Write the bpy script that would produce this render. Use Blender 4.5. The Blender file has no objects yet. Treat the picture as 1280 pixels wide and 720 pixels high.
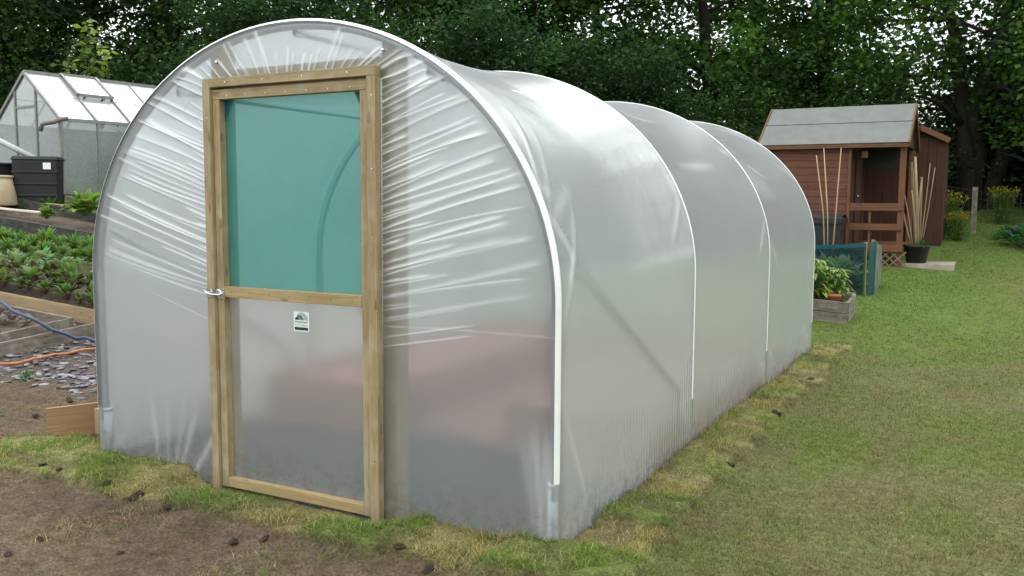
import bpy, math, random
import numpy as np
from mathutils import Vector, Matrix

random.seed(7)
RNG = np.random.default_rng(11)
scene = bpy.context.scene
COL = scene.collection
PI = math.pi

# ------------------------------------------------------------------ noise and terrain
def vnoise(x, y, seed=0):
    x = np.asarray(x, float); y = np.asarray(y, float)
    xi = np.floor(x).astype(np.int64); yi = np.floor(y).astype(np.int64)
    fx = x - xi; fy = y - yi
    fx = fx*fx*(3-2*fx); fy = fy*fy*(3-2*fy)
    def h(a, b):
        n = (a*374761393 + b*668265263 + seed*974634777) & 0x7fffffff
        n = ((n ^ (n >> 13))*1274126177) & 0x7fffffff
        return ((n ^ (n >> 16)) & 0xffff)/65535.0
    return (h(xi, yi)*(1-fx)+h(xi+1, yi)*fx)*(1-fy)+(h(xi, yi+1)*(1-fx)+h(xi+1, yi+1)*fx)*fy

def fbm(x, y, seed=0, oct=4):
    s = 0; a = .5; t = 0
    for i in range(oct):
        s = s + a*vnoise(x*2**i+17.3*i, y*2**i-9.1*i, seed+i); t += a; a *= .5
    return s/t

def ss(a, b, x):
    t = np.clip((np.asarray(x, float)-a)/(b-a), 0, 1)
    return t*t*(3-2*t)

def terr(x, y):
    x = np.asarray(x, float); y = np.asarray(y, float)
    dx = x-3.08; dy = y+3.41
    d = -.474*dx+.88*dy; l = .88*dx+.474*dy
    e = np.clip(d-9, 0, 13); hr = .1*e+.0035*e*e
    e2 = np.clip(d-7.5, 0, 9.5); hl = .2*e2
    w = ss(-2.2, -5, l)
    h = hr*(1-w)+hl*w
    ox = np.maximum(np.abs(x)-1.6, 0); oy = np.maximum(np.maximum(-y, y-6.1), 0)
    return h*ss(0, 1.5, np.hypot(ox, oy))

def tz(x, y): return float(terr(x, y))

# ------------------------------------------------------------------ materials
def mat(name):
    m = bpy.data.materials.new(name); m.use_nodes = True
    nt = m.node_tree; nt.nodes.clear()
    out = nt.nodes.new('ShaderNodeOutputMaterial')
    return m, nt, out

def N(nt, typ, ins=None, **props):
    n = nt.nodes.new(typ)
    for k, v in props.items(): setattr(n, k, v)
    for k, v in (ins or {}).items():
        if isinstance(v, bpy.types.NodeSocket): nt.links.new(v, n.inputs[k])
        else: n.inputs[k].default_value = v
    return n

def c4(c): return (c[0], c[1], c[2], 1)

def ramp(nt, fac, stops):
    r = N(nt, 'ShaderNodeValToRGB', {'Fac': fac})
    el = r.color_ramp.elements
    while len(el) < len(stops): el.new(.5)
    for e, (p, c) in zip(el, stops): e.position = p; e.color = c4(c) if len(c) == 3 else c
    return r.outputs['Color']

def mixc(nt, fac, a, b, mode='MIX'):
    n = N(nt, 'ShaderNodeMix', data_type='RGBA', blend_type=mode)
    for k, v in ((0, fac), (6, a), (7, b)):
        if isinstance(v, bpy.types.NodeSocket): nt.links.new(v, n.inputs[k])
        else: n.inputs[k].default_value = v if k == 0 else c4(v)
    return n.outputs[2]

def math_(nt, op, a, b=None):
    n = N(nt, 'ShaderNodeMath', operation=op)
    for i, v in enumerate((a, b)):
        if v is None: continue
        if isinstance(v, bpy.types.NodeSocket): nt.links.new(v, n.inputs[i])
        else: n.inputs[i].default_value = v
    return n.outputs[0]

def simple(name, col, rough=.6, metal=0, var=.25, scale=8, bump=.15, spec=.4):
    m, nt, out = mat(name)
    tc = N(nt, 'ShaderNodeTexCoord').outputs['Object']
    n1 = N(nt, 'ShaderNodeTexNoise', {'Vector': tc, 'Scale': scale, 'Detail': 6, 'Roughness': .65}).outputs['Fac']
    d = tuple(x*(1-var) for x in col); b = tuple(min(1, x*(1+var)) for x in col)
    cc = ramp(nt, n1, [(.3, d), (.7, b)])
    n2 = N(nt, 'ShaderNodeTexNoise', {'Vector': tc, 'Scale': scale*9, 'Detail': 3}).outputs['Fac']
    bp = N(nt, 'ShaderNodeBump', {'Height': n2, 'Strength': bump, 'Distance': .01}).outputs['Normal']
    p = N(nt, 'ShaderNodeBsdfPrincipled', {'Base Color': cc, 'Roughness': rough, 'Metallic': metal, 'Normal': bp, 'Specular IOR Level': spec})
    nt.links.new(p.outputs[0], out.inputs[0]); return m

def wood(name, dark, light, rough=.75, grain=1.0, weather=None):
    m, nt, out = mat(name)
    uv = N(nt, 'ShaderNodeUVMap').outputs['UV']
    mp = N(nt, 'ShaderNodeMapping', {'Vector': uv, 'Scale': (1.6, 38, 1)}).outputs[0]
    n1 = N(nt, 'ShaderNodeTexNoise', {'Vector': mp, 'Scale': 1.0, 'Detail': 7, 'Roughness': .7, 'Distortion': .6}).outputs['Fac']
    mp2 = N(nt, 'ShaderNodeMapping', {'Vector': uv, 'Scale': (6, 220, 1)}).outputs[0]
    n2 = N(nt, 'ShaderNodeTexNoise', {'Vector': mp2, 'Scale': 1.0, 'Detail': 4}).outputs['Fac']
    cc = ramp(nt, n1, [(.28, dark), (.5, tuple((a+b)/2 for a, b in zip(dark, light))), (.72, light)])
    cc = mixc(nt, .35*grain, cc, ramp(nt, n2, [(.35, (.35, .3, .22)), (.6, (1, 1, 1))]), 'MULTIPLY')
    big = N(nt, 'ShaderNodeTexNoise', {'Vector': uv, 'Scale': 2.3, 'Detail': 3}).outputs['Fac']
    cc = mixc(nt, .5, cc, ramp(nt, big, [(.3, (.62, .6, .58)), (.7, (1, 1, 1))]), 'MULTIPLY')
    # knots
    mpk = N(nt, 'ShaderNodeMapping', {'Vector': uv, 'Scale': (4.5, 14, 1)}).outputs[0]
    vk = N(nt, 'ShaderNodeTexVoronoi', {'Vector': mpk, 'Scale': 1.0}).outputs['Distance']
    cc = mixc(nt, math_(nt, 'MULTIPLY', math_(nt, 'LESS_THAN', vk, .13), .55), cc, tuple(x*.4 for x in dark))
    if weather:
        ng = N(nt, 'ShaderNodeTexNoise', {'Vector': uv, 'Scale': 9.0, 'Detail': 5}).outputs['Fac']
        cc = mixc(nt, ramp(nt, ng, [(.45, (0, 0, 0)), (.7, (.6, .6, .6))]), cc, weather)
    bp = N(nt, 'ShaderNodeBump', {'Height': n2, 'Strength': .25, 'Distance': .003}).outputs['Normal']
    p = N(nt, 'ShaderNodeBsdfPrincipled', {'Base Color': cc, 'Roughness': rough, 'Normal': bp, 'Specular IOR Level': .25})
    nt.links.new(p.outputs[0], out.inputs[0]); return m

def leafmat(name, trans=.35, rough=.45, spec=.35):
    m, nt, out = mat(name)
    a = N(nt, 'ShaderNodeAttribute', attribute_name='Col').outputs['Color']
    p = N(nt, 'ShaderNodeBsdfPrincipled', {'Base Color': a, 'Roughness': rough, 'Specular IOR Level': spec})
    tcol = mixc(nt, 1.0, a, (1.5, 1.6, .7), 'MULTIPLY')
    t = N(nt, 'ShaderNodeBsdfTranslucent', {'Color': tcol})
    mx = N(nt, 'ShaderNodeMixShader', {0: trans, 1: p.outputs[0], 2: t.outputs[0]})
    nt.links.new(mx.outputs[0], out.inputs[0]); return m

def facing_fresnel(nt, base, power=5.0, top=.92):
    f = N(nt, 'ShaderNodeLayerWeight', {'Blend': .5}).outputs['Facing']
    return math_(nt, 'ADD', base, math_(nt, 'MULTIPLY', math_(nt, 'POWER', f, power), top-base))

def polythene(name, see=.5, white=.1, tint=(.785, .83, .86), rough_gl=.16, crease=True, fres=.085, fpow=4.0):
    """Thin diffusing film: part scattered light, part blurred view, grazing gloss, milkier where creased, with sky glint painted in there too."""
    m, nt, out = mat(name)
    tr = N(nt, 'ShaderNodeBsdfTranslucent', {'Color': c4(tint)})
    rf = N(nt, 'ShaderNodeBsdfRefraction', {'Color': c4(tint), 'Roughness': .62, 'IOR': 1.05}, distribution='GGX')
    a = N(nt, 'ShaderNodeMixShader', {0: see, 1: tr.outputs[0], 2: rf.outputs[0]})
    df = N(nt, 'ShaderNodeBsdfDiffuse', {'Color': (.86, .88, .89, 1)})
    tc = N(nt, 'ShaderNodeTexCoord').outputs['Object']
    nz = N(nt, 'ShaderNodeTexNoise', {'Vector': tc, 'Scale': 2.2, 'Detail': 4, 'Roughness': .55}).outputs['Fac']
    w = math_(nt, 'ADD', white-.03, math_(nt, 'MULTIPLY', nz, .06))
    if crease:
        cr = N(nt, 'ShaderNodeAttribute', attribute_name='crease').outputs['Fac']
        w = math_(nt, 'ADD', w, math_(nt, 'MULTIPLY', cr, .85))  # white along ridges: thicker film plus sky highlight put into the colour
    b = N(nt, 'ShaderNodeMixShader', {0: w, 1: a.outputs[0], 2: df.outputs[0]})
    # mud splashed up the foot of the film, and faint dried water marks
    zc_ = N(nt, 'ShaderNodeSeparateXYZ', {'Vector': tc}).outputs['Z']
    foot = N(nt, 'ShaderNodeMapRange', {'Value': zc_, 'From Min': .02, 'From Max': .30, 'To Min': 1.0, 'To Max': 0.0}).outputs[0]
    dn = N(nt, 'ShaderNodeTexNoise', {'Vector': tc, 'Scale': 16.0, 'Detail': 7, 'Roughness': .75}).outputs['Fac']
    dirt = math_(nt, 'MULTIPLY', math_(nt, 'POWER', foot, 1.6), ramp(nt, dn, [(.42, (0, 0, 0)), (.68, (.75, .75, .75))]))
    mud = N(nt, 'ShaderNodeBsdfDiffuse', {'Color': (.15, .11, .07, 1)})
    b = N(nt, 'ShaderNodeMixShader', {0: dirt, 1: b.outputs[0], 2: mud.outputs[0]})
    mp = N(nt, 'ShaderNodeMapping', {'Vector': tc, 'Scale': (7, 3, 2.2)}).outputs[0]
    n2 = N(nt, 'ShaderNodeTexNoise', {'Vector': mp, 'Scale': 1.5, 'Detail': 3}).outputs['Fac']
    bp = N(nt, 'ShaderNodeBump', {'Height': n2, 'Strength': .12, 'Distance': .02}).outputs['Normal']
    gl = N(nt, 'ShaderNodeBsdfGlossy', {'Color': (1, 1, 1, 1), 'Roughness': rough_gl, 'Normal': bp})
    c = N(nt, 'ShaderNodeMixShader', {0: facing_fresnel(nt, fres, fpow, .5), 1: b.outputs[0], 2: gl.outputs[0]})
    nt.links.new(c.outputs[0], out.inputs[0]); return m

def netmat(name, col, cover=.6, trans=.5):
    m, nt, out = mat(name)
    df = N(nt, 'ShaderNodeBsdfDiffuse', {'Color': c4(col)})
    tl = N(nt, 'ShaderNodeBsdfTranslucent', {'Color': c4(col)})
    a = N(nt, 'ShaderNodeMixShader', {0: trans, 1: df.outputs[0], 2: tl.outputs[0]})
    tp = N(nt, 'ShaderNodeBsdfTransparent', {'Color': c4(tuple(.35+.65*x for x in col))})
    tc = N(nt, 'ShaderNodeTexCoord').outputs['Object']
    nz = N(nt, 'ShaderNodeTexNoise', {'Vector': tc, 'Scale': 5.0, 'Detail': 4}).outputs['Fac']
    f = math_(nt, 'ADD', cover-.1, math_(nt, 'MULTIPLY', nz, .2))
    mx = N(nt, 'ShaderNodeMixShader', {0: f, 1: tp.outputs[0], 2: a.outputs[0]})
    gl = N(nt, 'ShaderNodeBsdfGlossy', {'Color': (1, 1, 1, 1), 'Roughness': .35})
    c = N(nt, 'ShaderNodeMixShader', {0: facing_fresnel(nt, .02), 1: mx.outputs[0], 2: gl.outputs[0]})
    nt.links.new(c.outputs[0], out.inputs[0]); return m

def glazing(name, haze=.4, col=(.62, .68, .66), fres=.1):
    m, nt, out = mat(name)
    tc = N(nt, 'ShaderNodeTexCoord').outputs['Object']
    nz = N(nt, 'ShaderNodeTexNoise', {'Vector': tc, 'Scale': 2.5, 'Detail': 6, 'Roughness': .7}).outputs['Fac']
    wv = N(nt, 'ShaderNodeTexWave', {'Vector': tc, 'Scale': 30.0}, bands_direction='Z').outputs['Fac']
    df = N(nt, 'ShaderNodeBsdfDiffuse', {'Color': c4(col)}); tl = N(nt, 'ShaderNodeBsdfTranslucent', {'Color': c4(col)})
    a = N(nt, 'ShaderNodeMixShader', {0: .5, 1: df.outputs[0], 2: tl.outputs[0]})
    tp = N(nt, 'ShaderNodeBsdfTransparent', {'Color': (.86, .92, .89, 1)})
    f = math_(nt, 'ADD', math_(nt, 'ADD', haze-.2, math_(nt, 'MULTIPLY', nz, .4)), math_(nt, 'MULTIPLY', wv, .06))
    mx = N(nt, 'ShaderNodeMixShader', {0: f, 1: tp.outputs[0], 2: a.outputs[0]})
    gl = N(nt, 'ShaderNodeBsdfGlossy', {'Color': (1, 1, 1, 1), 'Roughness': .12})
    c = N(nt, 'ShaderNodeMixShader', {0: facing_fresnel(nt, fres, 4), 1: mx.outputs[0], 2: gl.outputs[0]})
    nt.links.new(c.outputs[0], out.inputs[0]); return m

M = {}
M['film'] = polythene('polythene_film', see=.72, white=.08, fres=.07)
M['cover_film'] = polythene('polythene_cover_film', see=.58, white=.25, tint=(.90, .94, .945), rough_gl=.18, fres=.19, fpow=2.6)  # paler copy of the end film; sky brightness put into its white
M['door_film'] = polythene('polythene_door_film', see=.74, white=.08, tint=(.82, .84, .85), crease=False)
M['teal'] = netmat('teal_netting', (.095, .40, .36), cover=.6, trans=.62)
M['cage_net'] = netmat('cage_netting', (.012, .13, .155), cover=.15, trans=.4)
M['cage_corner'] = netmat('cage_netting_doubled', (.012, .14, .165), cover=.5, trans=.4)
M['cage_hem'] = netmat('cage_netting_hem', (.012, .13, .155), cover=.85, trans=.3)
M['pine'] = wood('treated_pine', (.26, .19, .095), (.50, .39, .215), weather=(.42, .37, .26))
M['pine_pale'] = wood('pale_pine', (.34, .24, .11), (.55, .42, .22))
M['plank'] = wood('new_plank', (.36, .25, .13), (.55, .41, .24), weather=(.3, .24, .18))
M['plank_orange'] = wood('larch_plank', (.30, .17, .08), (.45, .28, .14))
M['plank_dark'] = wood('dark_stained_plank', (.03, .035, .03), (.075, .08, .07), weather=(.12, .12, .1))
M['plank_grey'] = wood('weathered_plank', (.13, .105, .08), (.29, .25, .20), weather=(.35, .33, .3))
M['larch_pink'] = wood('bed_board_inside', (.36, .20, .15), (.55, .34, .26))
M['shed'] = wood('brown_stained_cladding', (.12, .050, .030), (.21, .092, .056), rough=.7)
M['shed_dark'] = wood('dark_cladding', (.055, .024, .016), (.10, .045, .03))  # dark boards; on the veranda the tone carries painted shade
M['rail'] = wood('brown_rail_timber', (.14, .062, .03), (.23, .11, .055))
M['lattice'] = wood('lattice_slats', (.2, .13, .08), (.34, .25, .17))
M['bamboo'] = wood('bamboo', (.36, .26, .13), (.6, .47, .28), rough=.5)
M['bamboo_dark'] = wood('old_bamboo', (.22, .16, .09), (.42, .32, .2), rough=.55)
M['bark'] = simple('bark', (.020, .016, .012), .9, var=.5, scale=6, bump=.8)
M['felt'] = simple('roofing_felt', (.155, .165, .15), .9, var=.12, scale=5, bump=.35)
M['galv'] = simple('galvanised_steel', (.50, .52, .53), .38, metal=.85, var=.12, scale=14, bump=.03)
M['tape'] = simple('white_hoop_tape', (.80, .80, .77), .5, var=.05, scale=10, bump=.02)
M['alu'] = simple('aluminium', (.26, .255, .24), .5, metal=.5, var=.2, scale=9, bump=.05)
M['zinc'] = simple('zinc_latch', (.75, .76, .78), .22, metal=1, var=.1, scale=30, bump=.03)
M['blackplastic'] = simple('black_plastic', (.014, .015, .017), .5, var=.3, scale=5, bump=.06)
M['bin'] = simple('dark_grey_plastic', (.025, .026, .03), .4, var=.35, scale=5, bump=.08)
M['white'] = simple('white_label', (.8, .81, .82), .55, var=.03, scale=6, bump=.02)
M['cream'] = simple('cream_plastic', (.52, .42, .26), .55, var=.14, scale=7, bump=.06)
M['greypipe'] = simple('grey_pvc', (.46, .47, .48), .35, var=.1, scale=6, bump=.03)
M['blue'] = simple('blue_hose', (.028, .055, .11), .4, var=.2, scale=10, bump=.03)
M['orange'] = simple('orange_hose', (.42, .15, .04), .5, var=.2, scale=9, bump=.05)
M['yellow'] = simple('yellow_hose', (.55, .36, .10), .45, var=.2, scale=9, bump=.03)
M['terracotta'] = simple('terracotta', (.34, .11, .05), .8, var=.25, scale=14, bump=.15)
M['slab'] = simple('concrete_slab', (.34, .29, .23), .9, var=.2, scale=8, bump=.35)
M['stone'] = simple('stone', (.22, .19, .16), .9, var=.4, scale=9, bump=.5)
M['soil'] = simple('bed_soil', (.10, .074, .052), .95, var=.5, scale=12, bump=1.0)
M['soil_dry'] = simple('dry_reddish_soil', (.42, .215, .165), .95, var=.3, scale=6, bump=.6)
M['clod'] = simple('soil_clod', (.09, .062, .04), .95, var=.5, scale=25, bump=1.0)
M['straw'] = simple('root_fibre', (.42, .33, .18), .8, var=.3, scale=20, bump=.1)
M['logo_dark'] = simple('label_dark_green', (.012, .04, .035), .5, var=.05, bump=.01)
M['logo_mid'] = simple('label_mid_green', (.07, .19, .16), .5, var=.05, bump=.01)
M['logo_pale'] = simple('label_pale_green', (.30, .45, .41), .5, var=.05, bump=.01)
M['white_board'] = simple('white_painted_board', (.62, .58, .5), .7, var=.15, scale=6, bump=.1)
M['glass_side'] = glazing('greenhouse_side_glazing', .42, (.38, .44, .42), .09)
M['glass_roof'] = glazing('greenhouse_roof_glazing', .86, (.80, .83, .86), .22)  # sky reflection put into the roof panes as pale haze colour
M['leaf'] = leafmat('leaf', .35)
M['tree_leaf'] = leafmat('tree_leaf', .32, .6, .14)
M['grass'] = leafmat('grass_blade', .3, .6, .2)
M['wire'] = simple('fence_wire', (.07, .07, .065), .6, metal=.3, var=.1, bump=.02)
M['redbrown'] = simple('rusty_stake', (.22, .07, .035), .8, var=.3, scale=10, bump=.2)

def slate_mat():
    m, nt, out = mat('slate')
    a = N(nt, 'ShaderNodeAttribute', attribute_name='Col').outputs['Color']
    p = N(nt, 'ShaderNodeBsdfPrincipled', {'Base Color': a, 'Roughness': .55, 'Specular IOR Level': .4})
    nt.links.new(p.outputs[0], out.inputs[0]); return m
M['slate'] = slate_mat()

def ground_mat():
    m, nt, out = mat('earth_and_turf')
    a = N(nt, 'ShaderNodeAttribute', attribute_name='Col').outputs['Color']
    tc = N(nt, 'ShaderNodeTexCoord').outputs['Object']
    n1 = N(nt, 'ShaderNodeTexNoise', {'Vector': tc, 'Scale': 14.0, 'Detail': 8, 'Roughness': .75}).outputs['Fac']
    n2 = N(nt, 'ShaderNodeTexNoise', {'Vector': tc, 'Scale': 75.0, 'Detail': 5, 'Roughness': .7}).outputs['Fac']
    n3 = N(nt, 'ShaderNodeTexVoronoi', {'Vector': tc, 'Scale': 95.0}).outputs['Distance']
    cc = mixc(nt, 1.0, a, ramp(nt, n1, [(.3, (.5, .48, .46)), (.5, (1, 1, 1)), (.7, (1.45, 1.42, 1.35))]), 'MULTIPLY')
    cc = mixc(nt, 1.0, cc, ramp(nt, n2, [(.3, (.4, .4, .4)), (.5, (1, 1, 1)), (.7, (1.7, 1.65, 1.55))]), 'MULTIPLY')
    hs = math_(nt, 'ADD', math_(nt, 'ADD', n1, math_(nt, 'MULTIPLY', n2, .5)), math_(nt, 'MULTIPLY', n3, .25))
    bp = N(nt, 'ShaderNodeBump', {'Height': hs, 'Strength': .8, 'Distance': .02}).outputs['Normal']
    p = N(nt, 'ShaderNodeBsdfPrincipled', {'Base Color': cc, 'Roughness': .95, 'Normal': bp, 'Specular IOR Level': .15})
    nt.links.new(p.outputs[0], out.inputs[0]); return m
M['ground'] = ground_mat()

# ------------------------------------------------------------------ object helpers
def tag(o, label=None, cat=None, group=None, kind=None):
    if label: o['label'] = label
    if cat: o['category'] = cat
    if group: o['group'] = group
    if kind: o['kind'] = kind
    return o

def empty(name, loc, label=None, cat=None, group=None, rz=0):
    o = bpy.data.objects.new(name, None); COL.objects.link(o)
    o.location = loc; o.rotation_euler = (0, 0, rz); o.empty_display_size = .1
    return tag(o, label, cat, group)

class MB:
    def __init__(s): s.v = []; s.f = []; s.uv = []; s.mi = []; s.sm = []
    def face(s, ids, uvs=None, mi=0, smooth=False):
        s.f.append(ids); s.uv.append(uvs or [(0, 0)]*len(ids)); s.mi.append(mi); s.sm.append(smooth)
    def bar(s, p0, p1, w, t, up=(0, 0, 1), mi=0, w1=None, t1=None):
        p0 = Vector(p0); p1 = Vector(p1); d = p1-p0; L = d.length; d.normalize()
        up = Vector(up); side = d.cross(up)
        if side.length < 1e-6: side = d.cross(Vector((1, 0, 0)))
        side.normalize(); u = side.cross(d)
        w1 = w if w1 is None else w1; t1 = t if t1 is None else t1
        b = len(s.v)
        for p, ww, tt in ((p0, w, t), (p1, w1, t1)):
            for a, c in ((-1, -1), (1, -1), (1, 1), (-1, 1)):
                s.v.append(p+side*(a*ww/2)+u*(c*tt/2))
        o1 = random.uniform(0, 40); o2 = random.uniform(0, 40)
        acc = 0
        for k in range(4):
            k2 = (k+1) % 4; wd = w if k % 2 == 0 else t
            s.face((b+k, b+k2, b+4+k2, b+4+k), [(o1, o2+acc), (o1, o2+acc+wd), (o1+L, o2+acc+wd), (o1+L, o2+acc)], mi)
            acc += wd+.02
        e = [(o1, o2), (o1+w*.2, o2), (o1+w*.2, o2+t), (o1, o2+t)]
        s.face((b+3, b+2, b+1, b), e, mi); s.face((b+4, b+5, b+6, b+7), e, mi)
        return s
    def box(s, x0, x1, y0, y1, z0, z1, mi=0):
        dx, dy, dz = x1-x0, y1-y0, z1-z0
        c = ((x0+x1)/2, (y0+y1)/2, (z0+z1)/2)
        if dz >= dx and dz >= dy: return s.bar((c[0], c[1], z0), (c[0], c[1], z1), dx, dy, (0, 1, 0), mi)
        if dx >= dy: return s.bar((x0, c[1], c[2]), (x1, c[1], c[2]), dy, dz, (0, 0, 1), mi)
        return s.bar((c[0], y0, c[2]), (c[0], y1, c[2]), dx, dz, (0, 0, 1), mi)
    def tube(s, pts, r, n=8, mi=0, caps=True, smooth=True):
        pts = [Vector(p) for p in pts]; rs = r if isinstance(r, (list, tuple)) else [r]*len(pts)
        ref = Vector((0, 0, 1)); rings = []; acc = 0; o1 = random.uniform(0, 30)
        for i, p in enumerate(pts):
            d = (pts[min(i+1, len(pts)-1)]-pts[max(i-1, 0)]).normalized()
            a = d.cross(ref)
            if a.length < .05: a = d.cross(Vector((0, 1, 0)))
            a.normalize(); b = a.cross(d); ring = []
            for k in range(n):
                t = 2*PI*k/n; s.v.append(p+(a*math.cos(t)+b*math.sin(t))*rs[i]); ring.append(len(s.v)-1)
            if i: acc += (pts[i]-pts[i-1]).length
            rings.append((ring, o1+acc))
        for (r0, u0), (r1, u1) in zip(rings, rings[1:]):
            for k in range(n):
                k2 = (k+1) % n; c0 = k*.03; c1 = (k+1)*.03
                s.face((r0[k], r0[k2], r1[k2], r1[k]), [(u0, c0), (u0, c1), (u1, c1), (u1, c0)], mi, smooth)
        if caps:
            s.face(tuple(reversed(rings[0][0])), None, mi); s.face(tuple(rings[-1][0]), None, mi)
        return s
    def lathe(s, prof, n=20, c=(0, 0, 0), mi=0, smooth=True):
        rings = []
        for r, z in prof:
            ring = []
            for k in range(n):
                t = 2*PI*k/n; s.v.append(Vector((c[0]+r*math.cos(t), c[1]+r*math.sin(t), c[2]+z))); ring.append(len(s.v)-1)
            rings.append(ring)
        for r0, r1 in zip(rings, rings[1:]):
            for k in range(n):
                k2 = (k+1) % n; s.face((r0[k], r0[k2], r1[k2], r1[k]), None, mi, smooth)
        s.face(tuple(reversed(rings[0])), None, mi); s.face(tuple(rings[-1]), None, mi)
        return s
    def poly(s, pts, mi=0, uvs=None):
        b = len(s.v); s.v += [Vector(p) for p in pts]; s.face(tuple(range(b, b+len(pts))), uvs, mi); return s
    def sheet(s, P, mi=0, smooth=True, uvs=True):
        """P: rows of points"""
        b = len(s.v); R = len(P); Cn = len(P[0])
        for row in P: s.v += [Vector(p) for p in row]
        for i in range(R-1):
            for j in range(Cn-1):
                s.face((b+i*Cn+j, b+i*Cn+j+1, b+(i+1)*Cn+j+1, b+(i+1)*Cn+j), [(j*.05, i*.05), (j*.05+.05, i*.05), (j*.05+.05, i*.05+.05), (j*.05, i*.05+.05)], mi, smooth)
        return s
    def build(s, name, mats, parent=None, bevel=0, shift=None):
        me = bpy.data.meshes.new(name)
        sh = Vector(shift) if shift else Vector((0, 0, 0))
        me.from_pydata([tuple(v-sh) for v in s.v], [], s.f)
        if not isinstance(mats, (list, tuple)): mats = [mats]
        for m in mats: me.materials.append(m)
        me.polygons.foreach_set('material_index', s.mi); me.polygons.foreach_set('use_smooth', s.sm)
        uvl = me.uv_layers.new(name='UVMap')
        uvl.data.foreach_set('uv', np.array([c for f in s.uv for c in f], np.float32).ravel())
        me.update()
        o = bpy.data.objects.new(name, me); COL.objects.link(o)
        if parent: o.parent = parent
        if shift and not parent: o.location = sh
        if bevel:
            md = o.modifiers.new('bevel', 'BEVEL'); md.width = bevel; md.segments = 2; md.limit_method = 'ANGLE'
        return o

def npmesh(name, V, F, mats, parent=None, col=None, crease=None, smooth=False, loc=None):
    V = np.asarray(V, np.float32); F = np.asarray(F, np.int32); k = F.shape[1]
    me = bpy.data.meshes.new(name)
    me.vertices.add(len(V)); me.vertices.foreach_set('co', V.ravel())
    me.loops.add(F.size); me.loops.foreach_set('vertex_index', F.ravel())
    me.polygons.add(len(F)); me.polygons.foreach_set('loop_start', np.arange(0, F.size, k, dtype=np.int32))
    try: me.polygons.foreach_set('loop_total', np.full(len(F), k, np.int32))
    except Exception: pass
    if smooth: me.polygons.foreach_set('use_smooth', np.ones(len(F), bool))
    for m in (mats if isinstance(mats, (list, tuple)) else [mats]): me.materials.append(m)
    if col is not None:
        a = me.attributes.new('Col', 'FLOAT_COLOR', 'POINT')
        cc = np.ones((len(V), 4), np.float32); cc[:, :3] = col; a.data.foreach_set('color', cc.ravel())
    if crease is not None:
        a = me.attributes.new('crease', 'FLOAT', 'POINT'); a.data.foreach_set('value', np.asarray(crease, np.float32))
    me.update(calc_edges=True); me.validate()
    o = bpy.data.objects.new(name, me); COL.objects.link(o)
    if parent: o.parent = parent
    if loc is not None: o.location = loc
    return o

def gridfaces(R, C_):
    i = np.arange(R-1)[:, None]*C_+np.arange(C_-1)[None]
    i = i.ravel(); return np.stack([i, i+1, i+C_+1, i+C_], 1)

def copy_tree(o, parent=None):
    c = o.copy(); COL.objects.link(c)
    if parent: c.parent = parent
    for ch in list(o.children): copy_tree(ch, c)
    return c

# ------------------------------------------------------------------ camera, sky, sun
cam = bpy.data.cameras.new('camera'); co = bpy.data.objects.new('camera', cam); COL.objects.link(co)
cam.sensor_width = 36; cam.lens = 1121.77/1280*36; cam.clip_start = .05; cam.clip_end = 2000
p_, y_, r_ = -.0963, -.4934, .0052
fw = Vector((math.sin(y_)*math.cos(p_), math.cos(y_)*math.cos(p_), math.sin(p_)))
rt = Vector((math.cos(y_), -math.sin(y_), 0)); up = rt.cross(fw)
R0 = rt*math.cos(r_)+up*math.sin(r_); R1 = up*math.cos(r_)-rt*math.sin(r_)
m4 = Matrix((R0, R1, -fw)).transposed().to_4x4(); m4.translation = (3.0819, -3.407, 1.5078)
co.matrix_world = m4; scene.camera = co

SUN_EL, SUN_AZ = math.radians(55), math.radians(325)     # azimuth clockwise from +Y
w = bpy.data.worlds.new('World'); scene.world = w; w.use_nodes = True
nt = w.node_tree; nt.nodes.clear()
sky = N(nt, 'ShaderNodeTexSky', sky_type='NISHITA', sun_disc=False, sun_elevation=SUN_EL, sun_rotation=SUN_AZ,
        air_density=1.6, dust_density=4.0, ozone_density=1.0)
hs = N(nt, 'ShaderNodeHueSaturation', {'Color': sky.outputs[0], 'Saturation': .22})
# overcast: a pale cloud sheet, brighter overhead than at the horizon, over the clear sky
gen = N(nt, 'ShaderNodeTexCoord').outputs['Generated']
elev = N(nt, 'ShaderNodeSeparateXYZ', {'Vector': gen}).outputs['Z']
cl = N(nt, 'ShaderNodeTexNoise', {'Vector': gen, 'Scale': 2.2, 'Detail': 5}).outputs['Fac']
grey = ramp(nt, elev, [(0.0, (9.5, 9.9, 10.2)), (.45, (18.5, 19.3, 20.0)), (1.0, (20.5, 21.4, 22.2))])
grey = mixc(nt, 1.0, grey, ramp(nt, cl, [(.3, (.82, .83, .84)), (.7, (1.15, 1.14, 1.13))]), 'MULTIPLY')
skyc = mixc(nt, .72, hs.outputs[0], grey)
bg = N(nt, 'ShaderNodeBackground', {'Color': skyc, 'Strength': .15})
wo = N(nt, 'ShaderNodeOutputWorld', {'Surface': bg.outputs[0]})
sl = bpy.data.lights.new('sun', 'SUN'); sl.energy = .7; sl.angle = math.radians(35); sl.color = (1, .965, .91)
so = bpy.data.objects.new('sun', sl); COL.objects.link(so)
sd = Vector((math.sin(SUN_AZ)*math.cos(SUN_EL), math.cos(SUN_AZ)*math.cos(SUN_EL), math.sin(SUN_EL)))
so.rotation_euler = sd.to_track_quat('Z', 'Y').to_euler(); so.location = sd*30

# ------------------------------------------------------------------ ground
def axis(a, b, step, far):
    mid = np.arange(a, b+1e-6, step); lo = []; hi = []
    s = step; p = a
    while p > -far: s *= 1.13; p -= s; lo.append(p)
    s = step; p = b
    while p < far: s *= 1.13; p += s; hi.append(p)
    return np.concatenate([lo[::-1], mid, hi])

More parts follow.
